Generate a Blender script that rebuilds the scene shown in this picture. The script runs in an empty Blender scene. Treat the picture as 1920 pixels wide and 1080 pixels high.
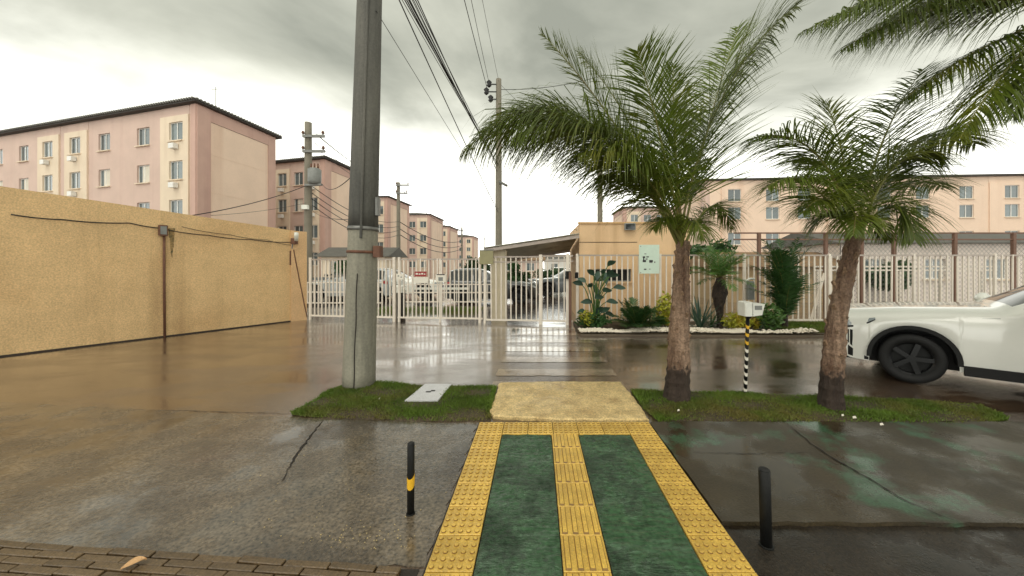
import bpy, math, random
import numpy as np
from mathutils import Vector, Matrix

random.seed(7)
scene = bpy.context.scene
COL = scene.collection
R = math.radians

# ------------------------------------------------------------------ camera, sky, sun, exposure
F, VX, VY, H = 670.0, 1007.0, 498.0, 1.6      # focal length, vanishing point and eye height measured in the photograph
cam = bpy.data.cameras.new('camera')
cam_o = bpy.data.objects.new('camera', cam); COL.objects.link(cam_o)
cam_o.location = (0, 0, H); cam_o.rotation_euler = (R(90), 0, 0)
cam.sensor_width = 36.0; cam.lens = 36.0 * F / 1920.0
cam.shift_x = (960 - VX) / 1920.0; cam.shift_y = (VY - 540) / 1920.0
cam.clip_start = 0.05; cam.clip_end = 3000
scene.camera = cam_o

SUN_EL, SUN_AZ = 58.0, 200.0                   # degrees; azimuth measured clockwise from +Y
w = bpy.data.worlds.new('World'); scene.world = w; w.use_nodes = True
nt = w.node_tree; nt.nodes.clear(); N = nt.nodes; L = nt.links
tc = N.new('ShaderNodeTexCoord')
sep = N.new('ShaderNodeSeparateXYZ'); L.new(tc.outputs['Generated'], sep.inputs[0])
def wmath(op, a, b=None, c=None):
    m = N.new('ShaderNodeMath'); m.operation = op
    for i, v in enumerate((a, b, c)):
        if v is None: continue
        if isinstance(v, (int, float)): m.inputs[i].default_value = v
        else: L.new(v, m.inputs[i])
    return m.outputs[0]
zc = wmath('MAXIMUM', sep.outputs['Z'], 0.0)
den = wmath('ADD', zc, 0.22)
cx = wmath('DIVIDE', sep.outputs['X'], den); cy = wmath('DIVIDE', sep.outputs['Y'], den)
cmb = N.new('ShaderNodeCombineXYZ'); L.new(cx, cmb.inputs[0]); L.new(cy, cmb.inputs[1])
n1 = N.new('ShaderNodeTexNoise'); n1.inputs['Scale'].default_value = 1.05; n1.inputs['Detail'].default_value = 7; n1.inputs['Roughness'].default_value = 0.52
n1.inputs['Distortion'].default_value = 0.35
mp = N.new('ShaderNodeMapping'); mp.inputs['Location'].default_value = (2.3, 0.9, 0.4); L.new(cmb.outputs[0], mp.inputs[0]); L.new(mp.outputs[0], n1.inputs['Vector'])
cr = N.new('ShaderNodeValToRGB'); L.new(n1.outputs['Fac'], cr.inputs[0])
cr.color_ramp.elements[0].position = 0.34; cr.color_ramp.elements[0].color = (0.42, 0.435, 0.36, 1)
cr.color_ramp.elements[1].position = 0.68; cr.color_ramp.elements[1].color = (1.05, 1.05, 0.88, 1)
# overcast brightens towards the horizon all the way round, where the cloud deck thins out
hz = N.new('ShaderNodeMapRange'); hz.interpolation_type = 'SMOOTHSTEP'
hz.inputs['From Min'].default_value = 0.0; hz.inputs['From Max'].default_value = 0.44
hz.inputs['To Min'].default_value = 1.0; hz.inputs['To Max'].default_value = 0.0
hzn = wmath('ADD', zc, wmath('MULTIPLY', wmath('SUBTRACT', n1.outputs['Fac'], 0.5), -0.42))
L.new(hzn, hz.inputs['Value'])
mx = N.new('ShaderNodeMix'); mx.data_type = 'RGBA'
L.new(hz.outputs[0], mx.inputs['Factor']); L.new(cr.outputs[0], mx.inputs['A']); mx.inputs['B'].default_value = (3.0, 2.98, 2.75, 1)
bg = N.new('ShaderNodeBackground'); L.new(mx.outputs['Result'], bg.inputs['Color']); bg.inputs['Strength'].default_value = 1.0
sky = N.new('ShaderNodeTexSky'); sky.sky_type = 'NISHITA'; sky.sun_disc = False
sky.sun_elevation = R(SUN_EL); sky.sun_rotation = R(SUN_AZ); sky.dust_density = 4
bg2 = N.new('ShaderNodeBackground'); L.new(sky.outputs[0], bg2.inputs['Color']); bg2.inputs['Strength'].default_value = 0.05
ms = N.new('ShaderNodeMixShader'); ms.inputs[0].default_value = 0.90
L.new(bg2.outputs[0], ms.inputs[1]); L.new(bg.outputs[0], ms.inputs[2])
wo = N.new('ShaderNodeOutputWorld'); L.new(ms.outputs[0], wo.inputs['Surface'])

sun = bpy.data.lights.new('sun', 'SUN'); sun.energy = 1.15; sun.angle = R(40); sun.color = (1.0, 0.955, 0.87)
sun_o = bpy.data.objects.new('sun', sun); COL.objects.link(sun_o)
az = R(SUN_AZ); el = R(SUN_EL)
sd = Vector((math.sin(az) * math.cos(el), math.cos(az) * math.cos(el), math.sin(el)))
sun_o.rotation_euler = (-sd).to_track_quat('-Z', 'Y').to_euler()

scene.view_settings.view_transform = 'Standard'; scene.view_settings.look = 'None'
scene.view_settings.exposure = 0.02; scene.view_settings.gamma = 1.0; scene.view_settings.use_curve_mapping = False

# ------------------------------------------------------------------ helpers
def P(px, py, Y):                    # a photograph pixel at depth Y
    return Vector(((px - VX) * Y / F, Y, H - (py - VY) * Y / F))
def G(px, py, z=0.0):                # a photograph pixel on the ground
    Y = F * (H - z) / (py - VY); return Vector(((px - VX) * Y / F, Y, z))
def srgb(r, g, b):
    f = lambda c: (c / 255 / 12.92) if c / 255 <= 0.04045 else ((c / 255 + 0.055) / 1.055) ** 2.4
    return (f(r), f(g), f(b), 1)
def sc(c, k): return (c[0] * k, c[1] * k, c[2] * k, 1)

MATS = {}
def mat(name, col, rough=0.65, var=0.18, scale=5.0, bump=0.15, bscale=60.0, col2=None, c2=(0.5, 0.7), metal=0.0, rand=0.0,
        stretch=(1, 1, 1), spec=0.5, transl=0.0, streak=None, speck=0.0, bdist=0.01, coat=0.0, wetpatch=None, film=0.0, wetbase=None):
    m = bpy.data.materials.new(name); m.use_nodes = True; t = m.node_tree; n = t.nodes; l = t.links
    b = n['Principled BSDF']; b.inputs['Roughness'].default_value = rough; b.inputs['Metallic'].default_value = metal
    b.inputs['Specular IOR Level'].default_value = spec; b.inputs['Coat Weight'].default_value = coat; b.inputs['Coat Roughness'].default_value = 0.06
    tcn = n.new('ShaderNodeTexCoord'); mpn = n.new('ShaderNodeMapping'); mpn.inputs['Scale'].default_value = stretch
    l.new(tcn.outputs['Object'], mpn.inputs[0])
    n1 = n.new('ShaderNodeTexNoise'); n1.inputs['Scale'].default_value = scale; n1.inputs['Detail'].default_value = 6; n1.inputs['Roughness'].default_value = 0.62
    l.new(mpn.outputs[0], n1.inputs['Vector'])
    rp = n.new('ShaderNodeValToRGB'); l.new(n1.outputs['Fac'], rp.inputs[0])
    rp.color_ramp.elements[0].position = 0.3; rp.color_ramp.elements[0].color = sc(col, 1 - var)
    rp.color_ramp.elements[1].position = 0.7; rp.color_ramp.elements[1].color = sc(col, 1 + var)
    out = rp.outputs[0]
    def mixc(fac, a, bcol, mode='MIX'):
        x = n.new('ShaderNodeMix'); x.data_type = 'RGBA'; x.blend_type = mode
        if isinstance(fac, float): x.inputs['Factor'].default_value = fac
        else: l.new(fac, x.inputs['Factor'])
        l.new(a, x.inputs['A'])
        if isinstance(bcol, tuple): x.inputs['B'].default_value = bcol
        else: l.new(bcol, x.inputs['B'])
        return x.outputs['Result']
    if col2:
        n2 = n.new('ShaderNodeTexNoise'); n2.inputs['Scale'].default_value = scale * 0.45; n2.inputs['Detail'].default_value = 7; n2.inputs['Roughness'].default_value = 0.65
        mp2 = n.new('ShaderNodeMapping'); mp2.inputs['Location'].default_value = (3.1, 7.7, 1.3); mp2.inputs['Scale'].default_value = stretch
        l.new(tcn.outputs['Object'], mp2.inputs[0]); l.new(mp2.outputs[0], n2.inputs['Vector'])
        r2 = n.new('ShaderNodeMapRange'); r2.inputs['From Min'].default_value = c2[0]; r2.inputs['From Max'].default_value = c2[1]
        l.new(n2.outputs['Fac'], r2.inputs['Value']); out = mixc(r2.outputs[0], out, tuple(col2))
    if streak:                       # vertical run-off stains
        n3 = n.new('ShaderNodeTexNoise'); n3.inputs['Scale'].default_value = streak[1]; n3.inputs['Detail'].default_value = 5
        mp3 = n.new('ShaderNodeMapping'); mp3.inputs['Scale'].default_value = (1, 1, 0.06); l.new(tcn.outputs['Object'], mp3.inputs[0]); l.new(mp3.outputs[0], n3.inputs['Vector'])
        r3 = n.new('ShaderNodeMapRange'); r3.inputs['From Min'].default_value = 0.52; r3.inputs['From Max'].default_value = 0.75; r3.inputs['To Max'].default_value = streak[2]
        l.new(n3.outputs['Fac'], r3.inputs['Value']); out = mixc(r3.outputs[0], out, tuple(streak[0]))
    if speck:
        n4 = n.new('ShaderNodeTexNoise'); n4.inputs['Scale'].default_value = bscale * 0.8; n4.inputs['Detail'].default_value = 2
        l.new(tcn.outputs['Object'], n4.inputs['Vector'])
        r4 = n.new('ShaderNodeMapRange'); r4.inputs['From Min'].default_value = 0.3; r4.inputs['From Max'].default_value = 0.7
        r4.inputs['To Min'].default_value = 1 - speck; r4.inputs['To Max'].default_value = 1 + speck
        l.new(n4.outputs['Fac'], r4.inputs['Value'])
        hv = n.new('ShaderNodeHueSaturation'); l.new(r4.outputs[0], hv.inputs['Value']); l.new(out, hv.inputs['Color']); out = hv.outputs[0]
    if rand:
        oi = n.new('ShaderNodeObjectInfo'); r5 = n.new('ShaderNodeMapRange'); r5.inputs['To Min'].default_value = 1 - rand; r5.inputs['To Max'].default_value = 1 + rand
        l.new(oi.outputs['Random'], r5.inputs['Value'])
        hv = n.new('ShaderNodeHueSaturation'); l.new(r5.outputs[0], hv.inputs['Value']); l.new(out, hv.inputs['Color']); out = hv.outputs[0]
    if wetbase:                      # dark root zone at the foot of a trunk, ragged upper edge
        sz = n.new('ShaderNodeSeparateXYZ'); l.new(tcn.outputs['Object'], sz.inputs[0]); nz = n.new('ShaderNodeTexNoise'); nz.inputs['Scale'].default_value = 14; nz.inputs['Detail'].default_value = 4
        l.new(tcn.outputs['Object'], nz.inputs['Vector']); ma = n.new('ShaderNodeMath'); ma.operation = 'MULTIPLY_ADD'; l.new(nz.outputs['Fac'], ma.inputs[0]); ma.inputs[1].default_value = 0.5; l.new(sz.outputs['Z'], ma.inputs[2])
        rz_ = n.new('ShaderNodeMapRange'); rz_.inputs['From Min'].default_value = wetbase + .22; rz_.inputs['From Max'].default_value = wetbase + .29; rz_.inputs['To Min'].default_value = 0.92; rz_.inputs['To Max'].default_value = 0.0
        l.new(ma.outputs[0], rz_.inputs['Value']); out = mixc(rz_.outputs[0], out, srgb(44, 34, 27))
    l.new(out, b.inputs['Base Color'])
    hsrc = None
    if bump:
        nb = n.new('ShaderNodeTexNoise'); nb.inputs['Scale'].default_value = bscale; nb.inputs['Detail'].default_value = 4
        l.new(mpn.outputs[0] if stretch != (1, 1, 1) else tcn.outputs['Object'], nb.inputs['Vector'])
        bp = n.new('ShaderNodeBump'); bp.inputs['Strength'].default_value = bump; bp.inputs['Distance'].default_value = bdist
        l.new(nb.outputs['Fac'], bp.inputs['Height']); l.new(bp.outputs[0], b.inputs['Normal'])
    if wetpatch:                     # (noise scale, from, to, rough dry, rough wet): water lies in patches
        nw = n.new('ShaderNodeTexNoise'); nw.inputs['Scale'].default_value = wetpatch[0]; nw.inputs['Detail'].default_value = 5; nw.inputs['Roughness'].default_value = 0.6
        mpw = n.new('ShaderNodeMapping'); mpw.inputs['Location'].default_value = (1.7, 0.4, 0); mpw.inputs['Scale'].default_value = wetpatch[5] if len(wetpatch) > 5 else (1, 1, 1)
        l.new(tcn.outputs['Object'], mpw.inputs[0]); l.new(mpw.outputs[0], nw.inputs['Vector'])
        rw = n.new('ShaderNodeMapRange'); rw.interpolation_type = 'SMOOTHSTEP'
        for k, v in zip(('From Min', 'From Max', 'To Min', 'To Max'), wetpatch[1:5]): rw.inputs[k].default_value = v
        l.new(nw.outputs['Fac'], rw.inputs['Value']); l.new(rw.outputs[0], b.inputs['Roughness'])
        if bump:
            rb = n.new('ShaderNodeMapRange'); rb.interpolation_type = 'SMOOTHSTEP'
            rb.inputs['From Min'].default_value = wetpatch[1]; rb.inputs['From Max'].default_value = wetpatch[2]
            rb.inputs['To Min'].default_value = bump; rb.inputs['To Max'].default_value = bump * 0.12
            l.new(nw.outputs['Fac'], rb.inputs['Value']); l.new(rb.outputs[0], bp.inputs['Strength'])
    if film:                         # thin water film with faint ripples, thicker where water lies
        b.inputs['Coat Weight'].default_value = film; b.inputs['Coat IOR'].default_value = 1.4
        nr = n.new('ShaderNodeTexNoise'); nr.inputs['Scale'].default_value = 24; nr.inputs['Detail'].default_value = 4
        mr_ = n.new('ShaderNodeMapping'); mr_.inputs['Scale'].default_value = (1, 2.2, 1); l.new(tcn.outputs['Object'], mr_.inputs[0]); l.new(mr_.outputs[0], nr.inputs['Vector'])
        br = n.new('ShaderNodeBump'); br.inputs['Strength'].default_value = 0.22; br.inputs['Distance'].default_value = 0.005
        l.new(nr.outputs['Fac'], br.inputs['Height']); l.new(br.outputs[0], b.inputs['Coat Normal'])
        if wetpatch:
            rc = n.new('ShaderNodeMapRange'); rc.inputs['From Min'].default_value = wetpatch[1]; rc.inputs['From Max'].default_value = wetpatch[2]
            rs_ = n.new('ShaderNodeMapRange'); rs_.inputs['From Min'].default_value = wetpatch[1]; rs_.inputs['From Max'].default_value = wetpatch[2]; rs_.inputs['To Min'].default_value = 0.6; rs_.inputs['To Max'].default_value = 0.12; l.new(nw.outputs['Fac'], rs_.inputs['Value']); l.new(rs_.outputs[0], br.inputs['Strength'])
            rc.inputs['To Min'].default_value = 0.12; rc.inputs['To Max'].default_value = 0.035; l.new(nw.outputs['Fac'], rc.inputs['Value']); l.new(rc.outputs[0], b.inputs['Coat Roughness'])
    if transl:
        tr = n.new('ShaderNodeBsdfTranslucent'); l.new(out, tr.inputs['Color'])
        mxs = n.new('ShaderNodeMixShader'); mxs.inputs[0].default_value = transl
        o = n['Material Output']; l.new(b.outputs[0], mxs.inputs[1]); l.new(tr.outputs[0], mxs.inputs[2]); l.new(mxs.outputs[0], o.inputs['Surface'])
    MATS[name] = m; return m

class MB:
    def __init__(s): s.v = []; s.f = []
    def add(s, vs, fs):
        k = len(s.v); s.v += [tuple(v) for v in vs]; s.f += [tuple(i + k for i in f) for f in fs]; return s
    def box(s, lo, hi, M=None):
        x0, y0, z0 = lo; x1, y1, z1 = hi
        vs = [Vector(p) for p in ((x0,y0,z0),(x1,y0,z0),(x1,y1,z0),(x0,y1,z0),(x0,y0,z1),(x1,y0,z1),(x1,y1,z1),(x0,y1,z1))]
        if M: vs = [M @ v for v in vs]
        return s.add(vs, [(0,3,2,1),(4,5,6,7),(0,1,5,4),(1,2,6,5),(2,3,7,6),(3,0,4,7)])
    def bbox(s, lo, hi, c=0.01, M=None):            # box with chamfered vertical and top edges
        x0, y0, z0 = lo; x1, y1, z1 = hi
        def ring(d, z): return [(x0+d,y0,z),(x1-d,y0,z),(x1,y0+d,z),(x1,y1-d,z),(x1-d,y1,z),(x0+d,y1,z),(x0,y1-d,z),(x0,y0+d,z)]
        vs = ring(c, z0) + ring(c, z1 - c) + [(min(max(x, x0+c), x1-c), min(max(y, y0+c), y1-c), z1) for x, y, z in ring(c, z1)]
        vs = [Vector(v) for v in vs]
        if M: vs = [M @ v for v in vs]
        fs = [tuple(range(7, -1, -1)), tuple(range(16, 24))]
        for r in (0, 8):
            for i in range(8): j = (i + 1) % 8; fs.append((r+i, r+j, r+8+j, r+8+i))
        return s.add(vs, fs)
    def beam(s, a, b, wd, ht):                      # rectangular bar from a to b
        a, b = Vector(a), Vector(b); d = (b - a).normalized()
        up = Vector((0, 0, 1)) if abs(d.z) < 0.95 else Vector((0, 1, 0))
        x = d.cross(up).normalized(); y = x.cross(d)
        vs = [p + x * (sx * wd / 2) + y * (sy * ht / 2) for p in (a, b) for sx, sy in ((-1,-1),(1,-1),(1,1),(-1,1))]
        return s.add(vs, [(0,3,2,1),(4,5,6,7),(0,1,5,4),(1,2,6,5),(2,3,7,6),(3,0,4,7)])
    def tube(s, pts, rad, n=8, cap=True):
        pts = [Vector(p) for p in pts]; k0 = len(s.v); m = len(pts)
        if not hasattr(rad, '__len__'): rad = [rad] * m
        px = None
        for i, p in enumerate(pts):
            d = (pts[min(i+1, m-1)] - pts[max(i-1, 0)]).normalized()
            if px is None:
                up = Vector((0, 0, 1)) if abs(d.z) < 0.9 else Vector((1, 0, 0)); px = d.cross(up).normalized()
            else: px = (px - d * px.dot(d)).normalized()
            py = d.cross(px)
            for j in range(n):
                a = 2 * math.pi * j / n; s.v.append(tuple(p + (px * math.cos(a) + py * math.sin(a)) * rad[i]))
        for i in range(m - 1):
            for j in range(n):
                a = k0 + i * n; s.f.append((a + j, a + (j+1) % n, a + n + (j+1) % n, a + n + j))
        if cap:
            s.f.append(tuple(k0 + j for j in range(n - 1, -1, -1))); s.f.append(tuple(k0 + (m-1) * n + j for j in range(n)))
        return s
    def poly(s, pts, z0, z1):                       # prism over a ground outline
        n = len(pts); vs = [(p[0], p[1], z0) for p in pts] + [(p[0], p[1], z1) for p in pts]
        return s.add(vs, [tuple(range(n, 2*n))] + [(i, (i+1) % n, n + (i+1) % n, n + i) for i in range(n)])
    def quad(s, a, b, c, d): return s.add([a, b, c, d], [(0, 1, 2, 3)])
    def mesh(s, name, m, smooth=False, org=None):
        me = bpy.data.meshes.new(name); vs = s.v
        if org is not None: vs = [(x - org[0], y - org[1], z - org[2]) for x, y, z in vs]
        me.from_pydata(vs, [], s.f); me.materials.append(m)
        if smooth: me.polygons.foreach_set('use_smooth', [True] * len(me.polygons))
        me.update(); return me
    def build(s, name, m, parent=None, smooth=False, org=None):
        if org is None: org = ORG.get(parent.name, (0, 0, 0)) if parent else (0, 0, 0)
        o = bpy.data.objects.new(name, s.mesh(name, m, smooth, org)); COL.objects.link(o)
        if parent: o.parent = parent; ORG[o.name] = org
        else: o.location = org; ORG[o.name] = org
        return o
ORG = {}
def tag(o, label, cat, group=None):
    o['label'] = label; o['category'] = cat
    if group: o['group'] = group
    return o
def struct(o): o['kind'] = 'structure'; return o
def thing(name, label, cat, loc=(0, 0, 0), group=None):
    o = bpy.data.objects.new(name, None); COL.objects.link(o); o.location = loc; ORG[o.name] = tuple(loc)
    o.empty_display_size = 0.2
    return tag(o, label, cat, group)
def put(name, me, parent, loc=(0, 0, 0), rotz=0.0, rot=None):   # a copy of a shared mesh, world location
    o = bpy.data.objects.new(name, me); COL.objects.link(o); og = ORG.get(parent.name, (0, 0, 0)) if parent else (0, 0, 0)
    o.location = Vector(loc) - Vector(og); o.rotation_euler = rot if rot else (0, 0, rotz)
    if parent: o.parent = parent
    ORG[o.name] = tuple(loc); return o
def copy_tree(o, parent=None):
    c = o.copy(); COL.objects.link(c); c.parent = parent
    for ch in list(o.children): copy_tree(ch, c)
    return c
def inpoly(x, y, poly):
    c = np.zeros(x.shape, bool); n = len(poly)
    for i in range(n):
        x0, y0 = poly[i][0], poly[i][1]; x1, y1 = poly[(i+1) % n][0], poly[(i+1) % n][1]
        k = ((y0 > y) != (y1 > y)); xx = (x1 - x0) * (y - y0) / ((y1 - y0) if y1 != y0 else 1e-9) + x0
        c ^= k & (x < xx)
    return c

# ------------------------------------------------------------------ materials
asphalt = mat('wet_asphalt', srgb(92, 74, 58), 0.3, 0.3, 2.2, 0.7, 80, col2=srgb(70, 56, 46), c2=(0.42, 0.62), speck=0.4, bdist=0.012,
              wetpatch=(0.9, 0.38, 0.60, 0.26, 0.08, (0.7, 1.4, 1)), film=1.0, spec=0.8)
pave_l = mat('wet_pavement', srgb(96, 85, 70), 0.35, 0.34, 3.0, 1.0, 62, col2=srgb(56, 47, 38), c2=(0.45, 0.68), speck=0.6, bdist=0.014,
             wetpatch=(2.6, 0.38, 0.60, 0.32, 0.08), film=0.7)
pave_r = mat('dark_wet_concrete', srgb(56, 48, 33), 0.4, 0.35, 2.6, 0.5, 90, col2=srgb(58, 84, 62), c2=(0.55, 0.62), speck=0.3, bdist=0.006,
             wetpatch=(1.6, 0.42, 0.62, 0.45, 0.16))
pave_d = mat('dark_wet_asphalt', srgb(38, 31, 22), 0.4, 0.4, 3.0, 0.8, 90, speck=0.5, bdist=0.008, wetpatch=(2.4, 0.44, 0.62, 0.5, 0.18))
brickm = mat('wet_paver', srgb(98, 80, 56), 0.28, 0.25, 9, 0.5, 90, col2=srgb(78, 62, 46), rand=0.18, speck=0.25)
groutm = mat('dark_joint', srgb(46, 38, 30), 0.7, 0.3, 9, 0.4, 80)
yellow = mat('tactile_yellow', srgb(216, 178, 82), 0.34, 0.16, 7, 0.25, 120, col2=srgb(158, 124, 58), c2=(0.46, 0.74), rand=0.10, speck=0.2)
greenp = mat('green_paint', srgb(52, 82, 54), 0.36, 0.28, 9, 1.0, 40, col2=srgb(78, 100, 80), c2=(0.5, 0.75), stretch=(0.7, 3.2, 1), speck=0.4, bdist=0.07,
             wetpatch=(2.2, 0.4, 0.62, 0.36, 0.22))
slabm = mat('beige_slab', srgb(206, 180, 126), 0.5, 0.2, 9, 0.7, 80, col2=srgb(168, 140, 92), c2=(0.46, 0.72), speck=0.35, wetpatch=(1.4, 0.45, 0.62, 0.55, 0.25))
stripem = mat('worn_white_paint', srgb(150, 134, 116), 0.25, 0.16, 6, 0.2, 120, col2=srgb(110, 92, 76), c2=(0.44, 0.70), speck=0.25, film=1.0, wetpatch=(0.9, 0.38, 0.60, 0.22, 0.06, (0.7, 1.4, 1)), spec=0.8)
ochre = mat('ochre_render', srgb(216, 182, 132), 0.75, 0.09, 1.6, 0.7, 55, col2=srgb(194, 156, 108), c2=(0.5, 0.78), streak=(srgb(150, 116, 74), 2.4, 0.5), speck=0.18, bdist=0.012)
ochre2 = mat('ochre_smooth_render', srgb(224, 190, 148), 0.7, 0.07, 1.8, 0.3, 60, streak=(srgb(168, 128, 84), 3.0, 0.45), speck=0.06)
pinkm = mat('pink_plaster', srgb(208, 182, 168), 0.8, 0.06, 0.8, 0.2, 30, streak=(srgb(170, 130, 120), 1.2, 0.3))
pinkd = mat('dusky_pink_plaster', srgb(198, 164, 150), 0.8, 0.06, 0.8, 0.2, 30, streak=(srgb(150, 110, 100), 1.2, 0.3))
creamm = mat('cream_plaster', srgb(226, 208, 184), 0.8, 0.05, 0.8, 0.2, 30, streak=(srgb(180, 152, 126), 1.4, 0.35))
peach = mat('peach_plaster', srgb(230, 204, 182), 0.8, 0.05, 0.6, 0.25, 30, streak=(srgb(190, 148, 120), 0.9, 0.35), speck=0.05)
tilem = mat('fibre_roof', srgb(92, 90, 84), 0.7, 0.2, 3, 0.2, 20)
fascia = mat('dark_eave', srgb(62, 58, 54), 0.7, 0.2, 6, 0.1, 20)
glassm = mat('window_glass', srgb(96, 108, 110), 0.08, 0.35, 0.9, 0.0, 10, rand=0.35, spec=0.8)
framew = mat('white_aluminium', srgb(226, 224, 218), 0.4, 0.05, 8, 0.05)
barm = mat('fence_white_paint', srgb(228, 218, 204), 0.45, 0.08, 7, 0.08, 40, col2=srgb(176, 160, 144), c2=(0.62, 0.8), rand=0.05)
railm = mat('fence_rail_paint', srgb(172, 160, 150), 0.45, 0.12, 7, 0.08, 40)
conc = mat('pole_concrete', srgb(150, 146, 130), 0.75, 0.14, 3.0, 0.4, 45, col2=srgb(112, 110, 98), c2=(0.45, 0.7), stretch=(1, 1, 0.25), streak=(srgb(74, 72, 64), 5.0, 0.75), speck=0.12)
concu = mat('dark_pole_concrete', srgb(104, 102, 94), 0.75, 0.2, 3.0, 0.4, 45, col2=srgb(70, 70, 66), c2=(0.42, 0.62), stretch=(1, 1, 0.12), streak=(srgb(48, 48, 46), 6.0, 0.8), speck=0.12)
concd = mat('far_pole_concrete', srgb(124, 118, 104), 0.8, 0.14, 2.0, 0.2, 30, streak=(srgb(80, 74, 64), 4.0, 0.6))
steel = mat('galvanised_steel', srgb(120, 120, 116), 0.45, 0.15, 12, 0.1, 60, metal=0.6)
rust = mat('rusty_steel', srgb(104, 70, 52), 0.7, 0.25, 14, 0.3, 60)
black = mat('black_paint', srgb(17, 18, 17), 0.5, 0.2, 14, 0.15, 80, spec=0.3)
blackrub = mat('black_rubber', srgb(16, 16, 16), 0.7, 0.2, 20, 0.2, 90)
cablem = mat('cable_black', srgb(34, 34, 34), 0.6, 0.1, 20, 0.0)
ybright = mat('reflective_yellow', srgb(226, 176, 44), 0.4, 0.1, 20, 0.05)
whitep = mat('white_plastic', srgb(226, 226, 216), 0.4, 0.06, 12, 0.05, 60, col2=srgb(180, 178, 160), c2=(0.6, 0.8))
greybox = mat('grey_box', srgb(126, 128, 124), 0.5, 0.15, 10, 0.1)
olive = mat('olive_board', srgb(150, 144, 108), 0.6, 0.1, 6, 0.1)
corr = mat('corrugated_metal', srgb(190, 188, 176), 0.45, 0.14, 3, 0.1, 30, metal=0.3, col2=srgb(116, 112, 98), c2=(0.5, 0.75))
signred = mat('sign_red', srgb(150, 46, 44), 0.5, 0.08, 10, 0.0)
signwhite = mat('sign_white', srgb(226, 220, 206), 0.5, 0.05, 10, 0.0)
signmint = mat('sign_mint', srgb(206, 224, 208), 0.45, 0.05, 10, 0.0)
ink = mat('sign_ink', srgb(40, 40, 42), 0.5, 0.1, 10, 0.0)
soil = mat('wet_soil', srgb(66, 54, 36), 0.75, 0.35, 9, 0.9, 60, speck=0.4)
grassm = mat('grass_blades', srgb(94, 118, 40), 0.55, 0.4, 3.0, 0.0, 10, col2=srgb(122, 114, 58), c2=(0.46, 0.68), transl=0.25)
leafm = mat('palm_leaf', srgb(90, 106, 34), 0.4, 0.32, 3.0, 0.0, 10, col2=srgb(128, 128, 44), c2=(0.52, 0.75), rand=0.2, transl=0.42)
leafd = mat('dark_leaf', srgb(52, 84, 40), 0.45, 0.35, 5.0, 0.0, 10, rand=0.2, transl=0.2)
leafg = mat('mid_leaf', srgb(84, 120, 54), 0.45, 0.35, 5.0, 0.0, 10, rand=0.2, transl=0.25)
leafy = mat('yellow_leaf', srgb(176, 176, 58), 0.45, 0.35, 6.0, 0.0, 10, col2=srgb(190, 140, 40), c2=(0.55, 0.75), rand=0.15, transl=0.25)
leafb = mat('blue_green_leaf', srgb(50, 76, 60), 0.45, 0.3, 5.0, 0.0, 10, rand=0.2, transl=0.15)
stemm = mat('palm_stem', srgb(112, 112, 50), 0.5, 0.25, 8, 0.2, 40, col2=srgb(104, 82, 48), c2=(0.5, 0.7))
bark = mat('palm_bark', srgb(140, 116, 96), 0.85, 0.32, 14, 1.0, 60, col2=srgb(88, 64, 48), c2=(0.44, 0.62), stretch=(1, 1, 0.16), speck=0.35, bdist=0.025, wetbase=0.42)
bark2 = mat('leaf_base_bark', srgb(136, 110, 86), 0.85, 0.3, 9, 0.8, 46, speck=0.3, rand=0.2)
barkd = mat('dark_wet_bark', srgb(48, 38, 30), 0.8, 0.4, 14, 1.0, 50, col2=srgb(86, 68, 50), c2=(0.55, 0.7), speck=0.4, bdist=0.02)
twig = mat('twig', srgb(90, 72, 52), 0.8, 0.2, 10, 0.3, 50)
pebm = mat('white_pebble', srgb(220, 210, 192), 0.6, 0.2, 30, 0.2, 90)
carw = mat('white_car_paint', srgb(238, 238, 230), 0.22, 0.02, 4, 0.0, 10, coat=1.0)
carg = mat('graphite_car_paint', srgb(62, 68, 72), 0.25, 0.05, 4, 0.0, 10, coat=1.0)
cars = mat('silver_car_paint', srgb(170, 174, 174), 0.25, 0.04, 4, 0.0, 10, coat=1.0)
carr = mat('dark_grey_car_paint', srgb(52, 54, 54), 0.25, 0.05, 4, 0.0, 10, coat=1.0)
carglass = mat('car_glass', srgb(28, 34, 36), 0.05, 0.2, 3, 0.0, 10, spec=0.8)
rimm = mat('black_alloy_rim', srgb(26, 27, 28), 0.35, 0.1, 8, 0.0, 10, metal=0.3)
lampm = mat('headlamp_lens', srgb(150, 158, 160), 0.08, 0.1, 8, 0.0, 10, coat=1.0)
tanleaf = mat('dry_leaf', srgb(202, 160, 112), 0.6, 0.25, 20, 0.2, 60)
crackm = mat('dark_crack', srgb(34, 28, 24), 0.8, 0.3, 20, 0.4, 60)
brownp = mat('brown_paint', srgb(112, 82, 66), 0.6, 0.15, 6, 0.1, 40)
brickr = mat('brown_tile_roof', srgb(132, 104, 72), 0.7, 0.25, 5, 0.5, 30)

# ------------------------------------------------------------------ ground, road, pavements
mb = MB(); mb.quad((-400, -60, 0), (400, -60, 0), (400, 900, 0), (-400, 900, 0))
ground = struct(mb.build('road', asphalt))

lp = [(-6.5, 1.98), (-0.60, 1.90), (-0.60, 3.58), (-1.2, 3.66), (-2.2, 3.72), (-3.4, 3.86), (-6.5, 4.2)]
rnd = random.Random(3)
def rough_outline(pts, step=0.08, amp=0.015, z=0.0):
    out = []
    for i, a in enumerate(pts):
        b = pts[(i + 1) % len(pts)]; d = math.hypot(b[0] - a[0], b[1] - a[1]); n = max(1, int(d / step))
        for k in range(n):
            t = k / n; out.append((a[0] + (b[0]-a[0]) * t + rnd.uniform(-amp, amp), a[1] + (b[1]-a[1]) * t + rnd.uniform(-amp, amp)))
    return out
mb = MB(); mb.poly(rough_outline(lp), 0.0, 0.006); struct(mb.build('pavement', pave_l))
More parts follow.
